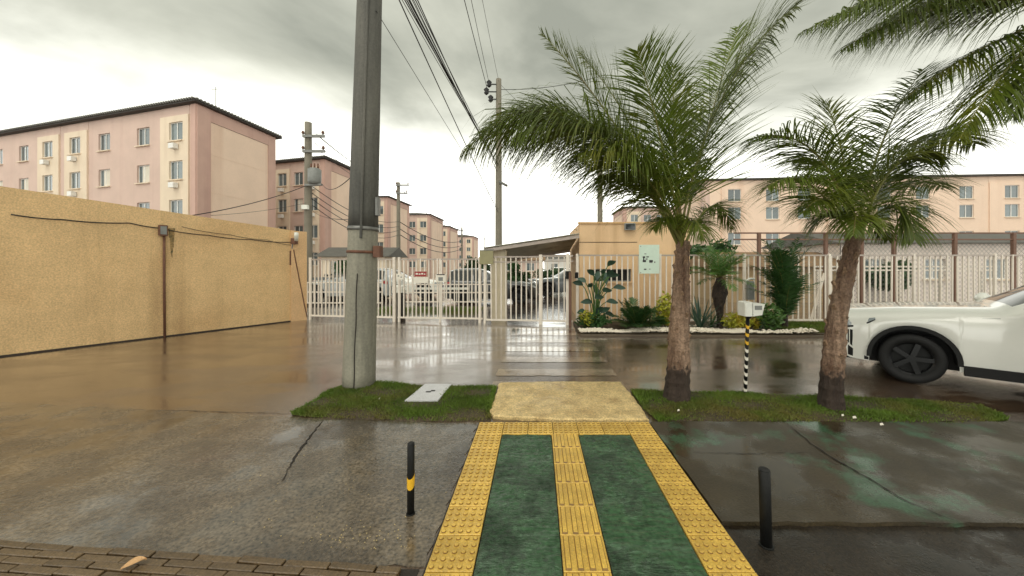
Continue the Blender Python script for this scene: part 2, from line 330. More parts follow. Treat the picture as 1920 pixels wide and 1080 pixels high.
# right-hand concrete apron, with a joint and a step to darker asphalt in front
rp_ = [(1.135, 2.19), (9.0, 2.15), (9.0, 3.60), (1.135, 3.60)]
mb = MB(); mb.poly(rough_outline(rp_, 0.1, 0.008), 0.0, 0.03); struct(mb.build('pavement_apron', pave_r))
mb = MB(); mb.poly([(1.135, -2), (9.0, -2), (9.0, 2.155), (1.135, 2.19)], 0.0, 0.005); struct(mb.build('pavement_strip', pave_d))
mb = MB(); mb.poly([(-6.5, -2), (-0.6, -2), (-0.6, 1.4), (-6.5, 1.4)], 0.0, 0.005); struct(mb.build('side_strip', pave_d))

# cracks on the pavements
def ribbon(name, pts, wd, z, m, seed, parent=None):
    r = random.Random(seed); mb = MB(); q = []
    for i in range(len(pts) - 1):
        a, b = Vector(pts[i]), Vector(pts[i+1]); n = max(2, int((b - a).length / 0.04))
        for k in range(n):
            p = a.lerp(b, k / n); q.append(Vector((p.x + r.uniform(-.008, .008), p.y + r.uniform(-.008, .008), 0)))
    q.append(Vector((pts[-1][0], pts[-1][1], 0))); vs = []
    for i, p in enumerate(q):
        d = (q[min(i+1, len(q)-1)] - q[max(i-1, 0)]).normalized(); s = Vector((-d.y, d.x, 0)) * wd * r.uniform(.3, 1.0) * (0.15 + math.sin(math.pi * (i + .5) / len(q)))
        vs += [p + s + Vector((0, 0, z)), p - s + Vector((0, 0, z))]
    mb.add(vs, [(2*i, 2*i+1, 2*i+3, 2*i+2) for i in range(len(q)-1)])
    return struct(mb.build(name, m, parent))
g2 = lambda px, py: (G(px, py).x, G(px, py).y, 0)
ribbon('pavement_crack', [g2(606, 789), g2(585, 815), g2(560, 850), g2(545, 872), g2(528, 905)], 0.012, 0.0105, crackm, 1)
ribbon('pavement_crack', [g2(1475, 800), g2(1520, 838), g2(1570, 872), g2(1640, 912), g2(1700, 950), g2(1800, 990)], 0.009, 0.0345, crackm, 2)
ribbon('pavement_crack', [g2(1290, 855), g2(1420, 858), g2(1520, 856)], 0.004, 0.0345, crackm, 5)
ribbon('road_joint', [g2(240, 768), g2(400, 772), g2(560, 777)], 0.006, 0.0045, crackm, 4)

# ------------------------------------------------------------------ walkway with tactile tiles
WX0, WX1, T = -0.577, 1.122, 0.25
WY1 = 3.60
mb = MB(); mb.box((WX0 - 0.012, -1.0, 0.0), (WX1 + 0.012, WY1, 0.012)); walk = struct(mb.build('walkway', groutm))
side_shade = mat('tactile_shade', srgb(132, 100, 44), 0.5, 0.3, 20, 0.2, 120)  # shade on the flanks of domes and bars, painted as darker yellow
def dome_tile():
    sides = []; mb = MB(); mb.bbox((-T/2 + .003, -T/2 + .003, 0.0), (T/2 - .003, T/2 - .003, 0.022), 0.003)
    for i in range(5):
        for j in range(5):
            x, y = (i - 2) * 0.049, (j - 2) * 0.049
            vs = []
            for r, z in ((0.0150, 0.0215), (0.0125, 0.0285), (0.008, 0.0305)):
                vs += [(x + r * math.cos(2*math.pi*k/8), y + r * math.sin(2*math.pi*k/8), z) for k in range(8)]
            fs = [(a*8+k, a*8+(k+1) % 8, a*8+8+(k+1) % 8, a*8+8+k) for a in range(2) for k in range(8)] + [tuple(range(16, 24))]
            sides.extend(range(len(mb.f), len(mb.f) + 8)); mb.add(vs, fs)
    me = mb.mesh('tactile_tile', yellow); me.materials.append(side_shade)
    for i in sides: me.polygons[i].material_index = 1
    return me
def bar_tile():
    sides = []; mb = MB(); mb.bbox((-T/2 + .003, -T/2 + .003, 0.0), (T/2 - .003, T/2 - .003, 0.020), 0.003)
    for i in range(4):
        x = (i - 1.5) * 0.0625
        vs = [(x - .017, -.117, .0195), (x + .017, -.117, .0195), (x + .017, .117, .0195), (x - .017, .117, .0195),
              (x - .012, -.110, .0285), (x + .012, -.110, .0285), (x + .012, .110, .0285), (x - .012, .110, .0285)]
        sides.extend(range(len(mb.f)+1, len(mb.f)+5)); mb.add(vs, [(4,5,6,7),(0,1,5,4),(1,2,6,5),(2,3,7,6),(3,0,4,7)])
    me = mb.mesh('guide_tile', yellow); me.materials.append(side_shade)
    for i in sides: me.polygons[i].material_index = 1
    return me
dome, bar = dome_tile(), bar_tile(); rt = random.Random(11)
jit = lambda: (rt.uniform(-.006, .006), rt.uniform(-.006, .006), rt.uniform(-.004, .004))
NR = 13
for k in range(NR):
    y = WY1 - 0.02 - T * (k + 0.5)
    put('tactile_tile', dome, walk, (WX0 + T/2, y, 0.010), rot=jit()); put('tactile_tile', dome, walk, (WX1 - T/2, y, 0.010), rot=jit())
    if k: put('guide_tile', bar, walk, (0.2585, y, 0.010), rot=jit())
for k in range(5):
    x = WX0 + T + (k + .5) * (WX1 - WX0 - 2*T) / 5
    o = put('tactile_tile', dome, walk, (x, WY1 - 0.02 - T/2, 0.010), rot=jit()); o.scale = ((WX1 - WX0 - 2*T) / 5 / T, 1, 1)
def panel(x0, x1):                    # roughly trowelled cement, ridges running across the walkway
    mb = MB(); nx, ny = 36, 420; y0, y1 = 0.3, WY1 - 0.02 - T - 0.004; g = np.random.default_rng(int(abs(x0) * 1000))
    h = g.normal(0, 1, (ny+1, nx+1)); k = np.array([1, 2, 3, 2, 1]) / 9.0
    h = np.apply_along_axis(lambda a: np.convolve(a, k, 'same'), 1, h); h = (h + .5*np.roll(h, 1, 0)) / 1.2
    big = np.apply_along_axis(lambda a: np.convolve(a, np.ones(9)/9, 'same'), 0, g.normal(0, 1, (ny+1, nx+1)))
    z = 0.0255 + np.clip(.0034*h + .0022*big, -.006, .007); z[:, 0] = z[:, -1] = .024
    vs = [(x0 + (x1-x0)*i/nx, y0 + (y1-y0)*j/ny, float(z[j, i])) for j in range(ny+1) for i in range(nx+1)]
    mb.add(vs, [(j*(nx+1)+i, j*(nx+1)+i+1, (j+1)*(nx+1)+i+1, (j+1)*(nx+1)+i) for j in range(ny) for i in range(nx)])
    return mb.build('painted_panel', greenp, walk, smooth=True)
panel(WX0 + T + .004, 0.2585 - T/2 - .004); panel(0.2585 + T/2 + .004, WX1 - T - .004)

# beige ramp slab in front of the walkway, cast unevenly
sl = [g2(926, 786), g2(918, 778), g2(936, 722), g2(1040, 720), g2(1164, 720), g2(1190, 752), g2(1217, 793), g2(1060, 793)]
sl2 = rough_outline([(p[0], p[1]) for p in sl], 0.06, 0.012)
mb = MB(); n_ = len(sl2); cx_ = sum(p[0] for p in sl2) / n_; cy_ = sum(p[1] for p in sl2) / n_
mb.add([(p[0], p[1], 0) for p in sl2] + [(p[0], p[1], .028) for p in sl2] + [(cx_ + (p[0]-cx_)*.97, cy_ + (p[1]-cy_)*.97, .04) for p in sl2],
       [(i, (i+1) % n_, n_+(i+1) % n_, n_+i) for i in range(n_)] + [(n_+i, n_+(i+1) % n_, 2*n_+(i+1) % n_, 2*n_+i) for i in range(n_)] + [tuple(range(2*n_, 3*n_))])
struct(mb.build('ramp_slab', slabm))

# zebra crossing painted on the road
ys = [(4.72, 4.92), (5.18, 5.52), (5.9, 6.25), (6.65, 7.0), (7.4, 7.75), (8.15, 8.5), (8.9, 9.2)]
for i, (a, b) in enumerate(ys):
    pts = rough_outline([(-0.60, a), (1.16, a), (1.16, b), (-0.60, b)], 0.06, 0.012)
    mb = MB(); mb.add([(p[0], p[1], 0.004) for p in pts], [tuple(range(len(pts)))]); mb.build('painted_stripe', stripem, ground)

# pavers on edge at the near left
pv = struct(MB().box((-6.5, 1.4, 0.0), (-0.62, 1.88, 0.004)).build('paver_border', groutm))
pvm = MB().bbox((-0.122, -0.0205, 0), (0.122, 0.0205, 0.03), 0.004).mesh('paver', brickm)
pvh = MB().bbox((-0.060, -0.0205, 0), (0.060, 0.0205, 0.03), 0.004).mesh('paver', brickm); rb_ = random.Random(5); ang = math.atan2(1.863 - 1.99, 1.68)
for r_ in range(7):
    for k in range(17):
        x = -0.62 - (k + (0.5 if r_ % 2 else 0.0) + .35) * 0.252; y = 1.862 - (x + 0.607) * 0.075 - 0.022 - r_ * 0.0465
        if x > -0.66: continue
        if x > -0.74: x -= .062
        put('paver', pvm if x < -0.81 else pvh, pv, (x + rb_.uniform(-.003, .003), y + rb_.uniform(-.002, .002), rb_.uniform(-.004, .003)), rot=(rb_.uniform(-.03, .03), rb_.uniform(-.015, .015), ang + rb_.uniform(-.015, .015)))

# ------------------------------------------------------------------ grass islands
GL = [g2(*p)[:2] for p in ((546, 779), (575, 760), (610, 741), (648, 723), (700, 719), (780, 726), (860, 728), (931, 728), (926, 750), (918, 778), (922, 789), (860, 792), (760, 790), (690, 787), (620, 786), (575, 783))]
GR = [g2(*p)[:2] for p in ((1182, 733), (1250, 737), (1400, 741), (1540, 746), (1680, 753), (1840, 762), (1890, 790), (1800, 800), (1680, 797), (1540, 796), (1400, 795), (1300, 794), (1235, 793), (1206, 768))]
HATCH = [g2(*p)[:2] for p in ((797, 726), (847, 726), (821, 758), (759, 758))]
for i, pl in enumerate((GL, GR)):
    ro = rough_outline(pl, 0.07, 0.02); mb = MB(); n_ = len(ro); cx_ = sum(p[0] for p in ro)/n_; cy_ = sum(p[1] for p in ro)/n_
    mb.add([(p[0], p[1], 0.001) for p in ro] + [(cx_+(p[0]-cx_)*.93, cy_+(p[1]-cy_)*.93, .03) for p in ro], [(k, (k+1) % n_, n_+(k+1) % n_, n_+k) for k in range(n_)] + [tuple(range(n_, 2*n_))])
    struct(mb.build('verge', soil))
def grass(poly, dens, seed, hole=None, hmax=0.06, z=0.02, name='grass', label='', shrink=1.0):
    rg = np.random.default_rng(seed); p = np.array(poly); lo, hi = p.min(0), p.max(0)
    n = int(dens * (hi[0]-lo[0]) * (hi[1]-lo[1])); x = rg.uniform(lo[0], hi[0], n); y = rg.uniform(lo[1], hi[1], n)
    k = inpoly(x, y, poly)
    if hole: k &= ~inpoly(x, y, hole)
    # thin, patchy cover towards the front edge and in worn spots
    f = 0.5 + 0.5*np.sin(x*5.1+seed)*np.sin(y*9.7+1.3*seed) ; k &= rg.uniform(0, 1, n) < (0.62 + 0.5*f)
    front = np.clip((y - lo[1]) / 0.16, 0.2, 1.0); k &= rg.uniform(0, 1, n) < front
    x, y, f = x[k], y[k], f[k]; n = len(x)
    h = hmax * rg.uniform(.35, 1, n) * (0.6 + 0.5*f); a = rg.uniform(0, 2*np.pi, n); wv = rg.uniform(.0025, .005, n); ln = h * rg.uniform(.2, .9, n)
    zz = np.full(n, z) - 0.012
    b = rg.uniform(0, 2*np.pi, n)
    V = np.zeros((n, 4, 3))
    V[:,0] = np.c_[x - wv*np.cos(a), y - wv*np.sin(a), zz]; V[:,1] = np.c_[x + wv*np.cos(a), y + wv*np.sin(a), zz]
    V[:,2] = np.c_[x + ln*.4*np.cos(b) + wv*.7*np.cos(a), y + ln*.4*np.sin(b) + wv*.7*np.sin(a), zz + h*.62]
    V[:,3] = np.c_[x + ln*np.cos(b), y + ln*np.sin(b), zz + h]
    me = bpy.data.meshes.new(name); vs = V.reshape(-1, 3)
    fs = np.arange(n)[:, None]*4 + np.array([[0, 1, 2, 3]]); me.from_pydata(vs.tolist(), [], fs.tolist()); me.materials.append(grassm)
    o = bpy.data.objects.new(name, me); COL.objects.link(o); o['kind'] = 'stuff'; o['label'] = label; o['category'] = 'grass'; return o
grass(GL, 26000, 2, HATCH, label='short green grass on the small island around the near concrete pole')
grass(GR, 23000, 5, label='short green grass on the verge under the two palm trunks')

# inspection cover in the left island
hx = sum(p[0] for p in HATCH)/4; hy = sum(p[1] for p in HATCH)/4
hatch = thing('inspection_cover', 'flat pale concrete inspection cover set in the grass island', 'cover', (hx, hy, 0.03))
mb = MB(); mb.poly([(hx+(p[0]-hx)*1.0, hy+(p[1]-hy)*1.0) for p in HATCH[::-1]], 0.0, 0.045); mb.build('slab', mat('pale_concrete', srgb(196, 196, 198), .6, .1, 6, .3, 90, speck=.15), hatch)
mb = MB(); mb.box((hx-.05, hy-.03, .0455), (hx+.01, hy+.0, .05)); mb.box((hx+.0, hy+.01, .0455), (hx+.05, hy+.04, .05)); mb.build('lift_slot', crackm, hatch)
# small white litter specks on the grass
for (px, py, s) in ((711, 748, .012), (1272, 770, .012), (1602, 783, .016), (1653, 796, .014), (1580, 779, .01)):
    p = G(px, py, .045); mb = MB(); mb.add([(p.x-s, p.y, .04), (p.x+s*.6, p.y-s, .05), (p.x+s, p.y+s*.5, .06), (p.x-s*.3, p.y+s, .052)], [(0,1,2,3)]); mb.add([(p.x-s, p.y, .036), (p.x+s*.6, p.y-s, .046), (p.x+s, p.y+s*.5, .056), (p.x-s*.3, p.y+s, .048)], [(3,2,1,0)])
    o = mb.build('litter', signwhite, org=(p.x, p.y, .04))
    tag(o, {711: 'white scrap of litter on the grass near the concrete pole', 1272: 'white scrap of litter on the grass below the larger palm trunk', 1602: 'white scrap of litter just right of the second palm trunk base', 1653: 'white scrap of litter at the front edge of the right verge', 1580: 'tiny white scrap of litter against the second palm trunk base'}[px], 'litter', 'scraps of litter on the grass')
# dry leaf at the bottom left
mb = MB(); p = G(251, 1062, .03); ns = 9
vs = []
for i in range(ns):
    t = i/(ns-1); wdt = .032*math.sin(math.pi*min(1, t*.92+.06)); c = Vector((p.x-.035+t*.075, p.y-.03+t*.055, .035+.018*math.sin(t*2.6)))
    vs += [c + Vector((-.6*wdt, .8*wdt, .008)), c, c + Vector((.6*wdt, -.8*wdt, .010))]
mb.add(vs, [(3*i+j, 3*i+j+1, 3*i+j+4, 3*i+j+3) for i in range(ns-1) for j in (0, 1)])
o = mb.build('fallen_leaf', tanleaf, org=(p.x, p.y, .03)); tag(o, 'dry tan leaf lying on the pavers at the lower left', 'leaf')

rd = random.Random(77); dm = MB()
for _ in range(150):
    px, py = (rd.gauss(680, 45), rd.gauss(1010, 16)) if rd.random() < .5 else (rd.uniform(420, 880), rd.uniform(800, 1030))
    p = G(px, py); sz_ = rd.uniform(.0015, .005); dm.add([(p.x+sz_*a, p.y+sz_*b_, .007+sz_*c_) for a, b_, c_ in ((-1, -.6, 0), (1, -.8, 0), (.9, .7, 0), (-.8, .9, 0), (.1, 0, 1.1))], [(0,1,4),(1,2,4),(2,3,4),(3,0,4)])
o = dm.build('grit', mat('grit', srgb(176, 156, 112), .6, .3, 60, .0)); o['kind'] = 'stuff'; o['label'] = 'pale grit scattered on the wet pavement left of the walkway'; o['category'] = 'grit'
# ------------------------------------------------------------------ bollards
def bollard(px, pyb, pyt, rad, label, band, lean):
    b = G(px, pyb); h = (pyb - pyt) * b.y / F
    t = thing('bollard', label, 'bollard', (b.x, b.y, 0), 'black parking bollards beside the tactile walkway')
    top = Vector((b.x + lean, b.y, h)); bot = Vector((b.x, b.y, 0.0))
    MB().tube([bot, bot.lerp(top, .5), top - Vector((0, 0, .008)), top], [rad, rad, rad, rad*.8], 20).build('post', black, t, True)
    MB().tube([bot, bot + Vector((0, 0, .012)), bot + Vector((0, 0, .014))], [rad*1.25, rad*1.25, rad*1.1], 20).build('base_flange', black, t)
    MB().tube([top, top + Vector((0, 0, .006))], [rad*.98, rad*.7], 20).build('cap', blackrub, t)
    if band:                                     # slanted reflective stripe
        mb = MB(); n = 24; z0, z1 = band; vs = []
        for i in range(n + 1):
            a = 2*math.pi*i/n; c = bot.lerp(top, (z0+z1)/2/h); off = .018*math.sin(a*1.0)
            vs += [(c.x + (rad+.0015)*math.cos(a), c.y + (rad+.0015)*math.sin(a), z0 + off*1.5), (c.x + (rad+.0015)*math.cos(a), c.y + (rad+.0015)*math.sin(a), z1 + off*1.5)]
        mb.add(vs, [(2*i, 2*i+2, 2*i+3, 2*i+1) for i in range(n)]); mb.build('reflective_band', ybright, t)
    return t
bollard(770, 965, 831, 0.0225, 'thin black bollard with a slanted yellow band left of the walkway', (0.195, 0.265), 0.002)
bb = bollard(1437, 1025, 880, 0.030, 'plain black bollard standing right of the walkway', None, -0.012)

# ------------------------------------------------------------------ boundary wall on the left
wa = Vector((-6.85, 10.60, 0)); wb = Vector((-8.64, 7.55, 0)); wdir = (wb - wa).normalized(); wn = Vector((-wdir.y, wdir.x, 0))
if wn.x < 0: wn = -wn
wall = thing('boundary_wall', 'long ochre rendered boundary wall running to the gate on the left', 'wall', tuple(wa))
Lw = 9.5; NS = 24; slope = (2.87 - 2.58) / (wb - wa).length
mb = MB()
def wp(s, z, d): v = wa + wdir * s + wn * d; return (v.x, v.y, z)
for i in range(NS):
    s0, s1 = Lw*i/NS, Lw*(i+1)/NS; h0, h1 = 2.58 + slope*s0, 2.58 + slope*s1
    mb.quad(wp(s1, 0, 0), wp(s0, 0, 0), wp(s0, h0, 0), wp(s1, h1, 0)); mb.quad(wp(s0, h0, 0), wp(s0, h0, -.2), wp(s1, h1, -.2), wp(s1, h1, 0)); mb.quad(wp(s0, 0, -.2), wp(s1, 0, -.2), wp(s1, h1, -.2), wp(s0, h0, -.2))
mb.quad(wp(0, 0, 0), wp(0, 0, -.2), wp(0, 2.58, -.2), wp(0, 2.58, 0))
mb.build('wall_face', ochre, wall)
mb = MB(); mb.beam(Vector(wp(0, .012, .003)), Vector(wp(Lw, .012, .003)), .008, .03); mb.build('damp_skirting', groutm, wall)
mb = MB(); mb.box((-.01, -.35, 0), (.025, 0, 2.45)); 
M = Matrix.Translation(wa + wn*.012) @ Matrix(((wn.x, wdir.x, 0, 0), (wn.y, wdir.y, 0, 0), (0, 0, 1, 0), (0, 0, 0, 1)))
mb = MB(); mb.box((-.008, .0, 0), (.03, .42, 2.60), M); mb.build('end_pilaster', mat('peach_render', srgb(216, 178, 132), .75, .08, 2, .5, 55, speck=.15), wall)
def wall_s(px):                                  # distance along the wall at image column px
    k = (px - VX) / F; return (k*wa.y - wa.x) / (wdir.x - k*wdir.y)
def WPt(px, py, d=0.03): s = wall_s(px); q = wa + wdir*s + wn*d; return Vector((q.x, q.y, H - (py - VY)*q.y/F))
pipe = tag(MB().tube([WPt(307, 422), WPt(307, 520), WPt(308, 634)], .022, 10).build('drain_pipe', rust, None, True, org=tuple(WPt(307, 634))), 'rusty brown vertical conduit fixed to the ochre boundary wall', 'pipe')
bx = thing('junction_box', 'weathered brown junction box at the top of the wall conduit', 'box', tuple(WPt(305, 432)))
c = WPt(304, 432, .05); M = Matrix.Translation(c) @ Matrix(((wn.x, wdir.x, 0, 0), (wn.y, wdir.y, 0, 0), (0, 0, 1, 0), (0, 0, 0, 1)))
MB().bbox((-.04, -.07, -.12), (.05, .07, .12), .01, M).build('housing', rust, bx)
MB().box((.051, -.05, -.09), (.056, .05, .09), M).build('lid', greybox, bx)
mb = MB(); r_s = random.Random(3); vs = []
for i in range(15):
    t_ = i/14; wv = (1-t_)**.7*5.5 + .6; vs += [WPt(322 - wv + r_s.uniform(-1, 1), 428 + 55*t_, .003), WPt(322 + wv + r_s.uniform(-1, 1), 428 + 55*t_, .003)]
mb.add(vs, [(2*i, 2*i+1, 2*i+3, 2*i+2) for i in range(14)]); mb.build('mould_stain', mat('mould_stain', srgb(104, 92, 58), .8, .35, 14, .4, 55, col2=srgb(170, 138, 90), c2=(.45, .62), speck=.3), wall)
def drape(name, pts, r, label, m=cablem, group=None):
    q = []
    for i in range(len(pts)-1):
        a, b_ = pts[i], pts[i+1]; sg = (b_-a).length*.03
        for k in range(6): t = k/6; p = a.lerp(b_, t); p = p - Vector((0, 0, sg*4*t*(1-t))); q.append(p)
    q.append(pts[-1]); o = MB().tube(q, r, 6).build(name, m, None, True, org=tuple(pts[0])); return tag(o, label, 'cable', group)
drape('wall_cable', [WPt(20, 402), WPt(120, 412), WPt(242, 418), WPt(300, 428)], .012, 'black cable slung along the wall left of the brown conduit')
drape('wall_cable', [WPt(310, 430), WPt(390, 441), WPt(470, 449), WPt(545, 454)], .010, 'thin black cable draped along the wall toward the white camera')
drape('wall_cable', [WPt(340, 425), WPt(430, 440), WPt(500, 450), WPt(546, 460)], .006, 'thinner lower black cable draped along the wall toward the white camera')
drape('wall_cable', [WPt(549, 468, .05), WPt(556, 505, .05), WPt(564, 545, .05), WPt(574, 594, .05)], .013, 'red brown cable slanting down the end of the ochre wall', rust)
cb = thing('security_camera', 'white bullet security camera on a dark bracket at the wall end', 'camera', tuple(WPt(550, 455, .08)))
q = WPt(552, 450, .12)
MB().tube([WPt(546, 468, .02), WPt(547, 455, .06), q], .02, 8).build('bracket', greybox, cb)
MB().bbox((q.x-.11, q.y-.1, q.z-.12), (q.x+.02, q.y+.05, q.z+.05), .015).build('junction_box', rust, cb)
MB().tube([q + Vector((.02, -.05, -.02)), q + Vector((.06, -.10, .12)), q + Vector((.075, -.12, .20))], [.05, .055, .05], 12).build('housing', whitep, cb, True)
MB().tube([WPt(544, 470, .02), WPt(544, 497, .02)], .02, 8).build('stub_pipe', rust, cb)

# ------------------------------------------------------------------ apartment blocks
def holed_wall(mb, O, U, Nn, u0, u1, z0, z1, off, holes, depth=0.14):
    """front face of a wall with rectangular openings and their reveals; O base point, U along, Nn outward"""
    us = sorted({u0, u1} | {h[0] for h in holes} | {h[1] for h in holes}); zs = sorted({z0, z1} | {h[2] for h in holes} | {h[3] for h in holes})
    pt = lambda u, z, d: tuple(O + U*u + Nn*(off + d) + Vector((0, 0, z)))
    for i in range(len(us)-1):
        for j in range(len(zs)-1):
            uc, zc_ = (us[i]+us[i+1])/2, (zs[j]+zs[j+1])/2
            if any(h[0] < uc < h[1] and h[2] < zc_ < h[3] for h in holes): continue
            mb.quad(pt(us[i], zs[j], 0), pt(us[i+1], zs[j], 0), pt(us[i+1], zs[j+1], 0), pt(us[i], zs[j+1], 0))
    for a, b_, c_, d_ in holes:
        for (p, q) in (((a, c_), (b_, c_)), ((b_, c_), (b_, d_)), ((b_, d_), (a, d_)), ((a, d_), (a, c_))):
            mb.quad(pt(p[0], p[1], 0), pt(q[0], q[1], 0), pt(q[0], q[1], -depth), pt(p[0], p[1], -depth))
    for (u, s) in ((u0, 1), (u1, 1)):
        mb.quad(pt(u, z0, 0), pt(u, z1, 0), pt(u, z1, -off - .05), pt(u, z0, -off - .05))
WIN = {}
def window_mesh(wd, ht):
    k = (round(wd, 2), round(ht, 2))
    if k in WIN: return WIN[k]
    fr = MB(); t = .05
    fr.box((-wd/2, 0, 0), (-wd/2+t, .06, ht)); fr.box((wd/2-t, 0, 0), (wd/2, .06, ht)); fr.box((-wd/2+t, 0, 0), (wd/2-t, .06, t)); fr.box((-wd/2+t, 0, ht-t), (wd/2-t, .06, ht)); fr.box((-.03, -.01, t), (.03, .05, ht-t))
    pn = MB(); pn.box((-wd/4+.006, .0, t), (wd/4-.008, .012, ht-t))
    sl_ = MB(); sl_.box((-wd/2-.06, -.22, -.07), (wd/2+.06, .0, .0))
    WIN[k] = (fr.mesh('window', framew), pn.mesh('pane', glassm), sl_.mesh('sill', creamm)); return WIN[k]
acm = MB().bbox((-.24, -.30, -.48), (.24, -.0, -.14), .02).mesh('air_conditioner', framew)
curt = mat('white_curtain', srgb(214, 206, 190), .8, .15, 9, .3, 20, stretch=(6, 6, .5))
def add_window(root, O, U, Nn, u, z, wd, ht, off, depth=.10, ac=False, curtain=False):
    fr, pn, sl_ = window_mesh(wd, ht); p = O + U*u + Nn*(off - depth) + Vector((0, 0, z)); rz = math.atan2(U.y, U.x)
    if (Matrix.Rotation(rz, 3, 'Z') @ Vector((0, -1, 0))).dot(Nn) < 0: rz += math.pi
    o = put('window', fr, root, p, rz)
    for sgn in (-1, 1):
        c_ = bpy.data.objects.new('pane', pn); COL.objects.link(c_); c_.parent = o; c_.location = (sgn*wd/4, .035 if sgn < 0 else .02, 0)
    c_ = bpy.data.objects.new('sill', sl_); COL.objects.link(c_); c_.parent = o; c_.location = (0, .0, -.002)
    if curtain:
        c_ = MB().box((-wd*.18, .004, .06), (wd*.4, .012, ht-.06)).mesh('curtain', curt); c2_ = bpy.data.objects.new('curtain', c_); COL.objects.link(c2_); c2_.parent = o
    if ac:
        c_ = bpy.data.objects.new('air_conditioner', acm); COL.objects.link(c_); c_.parent = o; c_.location = (.05, -.12, -.1)
def block(label, corner, gdir, glen, fdir, flen, HT, rows, detail=2, mats=None, wins=None, bays=None, fin=None, wd=1.3, ht=1.25):
    """corner: near corner between window facade (along fdir) and blind end wall (along gdir)"""
    pm, cm, gm, dm = mats or (pinkm, creamm, peach, pinkd)
    C = Vector((corner[0], corner[1], 0)); gd = Vector((gdir[0], gdir[1], 0)).normalized(); fd = Vector((fdir[0], fdir[1], 0)).normalized()
    nf = Vector((fd.y, -fd.x, 0)); nf = -nf if nf.dot(gd) > 0 else nf
    ng = Vector((gd.y, -gd.x, 0)); ng = -ng if ng.dot(fd) > 0 else ng
    root = thing('apartment_block', label, 'building', tuple(C), 'pink apartment blocks of the estate')
    wins = wins or [1.25, 3.75, 7.0, 9.6]; bays = bays or [(.45, 2.55), (8.4, 10.6)]
    holes = [(u-wd/2, u+wd/2, z, z+ht) for u in wins for z in rows if u + wd/2 < flen]
    mbp, mbc = MB(), MB(); edges = [0.0]; segs = []
    cur = .45
    segs.append((0, .45, .06, 'p'))
    for a, b_ in bays:
        if a > flen: break
        if a > cur: segs.append((cur, a, 0.0, 'f'))
        segs.append((a, min(b_, flen), .10, 'c')); cur = b_
    if cur < flen: segs.append((cur, flen, 0.0, 'f'))
    parts = {'p': MB(), 'f': MB(), 'c': MB()}
    for a, b_, off, kd in segs:
        hs = [h for h in holes if a < (h[0]+h[1])/2 < b_]
        ztop = HT - .62 if kd == 'c' else HT
        holed_wall(parts[kd], C, fd, nf, a, b_, 0, ztop, off, hs)
        if kd == 'c': holed_wall(parts['f'], C, fd, nf, a, b_, ztop, HT, .02, [])
        if kd == 'c':
            p = lambda u, d: tuple(C + fd*u + nf*d + Vector((0, 0, ztop))); parts['c'].quad(p(a, off), p(b_, off), p(b_, 0), p(a, 0)); parts['c'].build('bay_panel', cm, root); parts['c'] = MB()
        for h in hs:
            k = rows.index(h[2]); add_window(root, C, fd, nf, (h[0]+h[1])/2, h[2], wd, ht, off, ac=(detail > 1 and kd == 'c' and k > 0), curtain=(detail > 1 and kd == 'f' and k == 2))
    # end wall
    holed_wall(parts['p'], C, gd, ng, 0, min(.9, glen*.16), 0, HT, .06, [])
    holed_wall(parts['p'], C, gd, ng, glen - .7, glen, 0, HT, .06, [])
    holed_wall(parts['p'], C, gd, ng, min(.9, glen*.16), glen-.7, HT-.85, HT, .05, [])
    gab = MB(); holed_wall(gab, C, gd, ng, min(.9, glen*.16), glen-.7, 0, HT-.85, 0, [])
    # hidden back walls close the volume
    bk = MB(); A = C + fd*flen; B = C + fd*flen + gd*glen; D = C + gd*glen; up = Vector((0, 0, HT))
    bk.quad(A, B, B+up, A+up); bk.quad(B, D, D+up, B+up); bk.build('rear_wall', pm, root)
    parts['p'].build('pilaster', dm, root); parts['f'].build('facade', pm, root); gab.build('end_wall', gm, root)
    if detail > 1:
        for z in rows[1:]:
            q = z - .75; a = C + ng*.012 + Vector((0, 0, q)); MB().beam(a + gd*.95, a + gd*(glen-.75), .006, .03).build('string_course', gm, root)
    # low hipped roof with a dark eave
    ov = .38; c1 = C - fd*ov - gd*ov; c2_ = C + fd*(flen+ov) - gd*ov; c3 = C + fd*(flen+ov) + gd*(glen+ov); c4 = C - fd*ov + gd*(glen+ov)
    e0, e1 = Vector((0, 0, HT+.002)), Vector((0, 0, HT+.16)); rm = MB()
    r1 = (c1+c4)/2 + fd*min(glen/2, flen/2); r2 = (c2_+c3)/2 - fd*min(glen/2, flen/2); rz = Vector((0, 0, HT + .16 + glen*.11))
    rm.add([c1+e1, c2_+e1, c3+e1, c4+e1, r1+rz, r2+rz], [(0,1,5,4),(1,2,5),(2,3,4,5),(3,0,4)]); ro = rm.build('roof', tilem, root)
    em = MB(); em.add([c+e0 for c in (c1, c2_, c3, c4)] + [c+e1-Vector((0, 0, .003)) for c in (c1, c2_, c3, c4)], [(3,2,1,0),(0,1,5,4),(1,2,6,5),(2,3,7,6),(3,0,4,7)]); em.build('eave', fascia, ro)
    if detail > 1:
        tm = MB()
        for a, b_ in ((c1, c4), (c1, c2_)):
            n = int((b_-a).length/.24); d = (b_-a).normalized(); nn = ng if b_ is c4 else nf
            for i in range(n):
                p = a + d*(i+.5)*.24 + Vector((0, 0, HT+.15)); tm.tube([p - nn*.3, p + nn*.10], [.085, .085], 6)
        o = tm.build('tile_edge', tilem, ro); o['kind'] = 'stuff'
    if detail > 1 and fin:
        a = C + gd*fin + fd*1.5; MB().tube([a+rz*.98, a+Vector((0, 0, HT+2.5))], .02, 5).beam(a+Vector((-.3, 0, HT+2.3)), a+Vector((.3, 0, HT+2.35)), .02, .02).build('aerial', greybox, root)
    return root
rowsA = [1.2, 3.85, 6.5, 9.2]
fA = (-6.4, 1.75); gA = (0.55, 6.2)
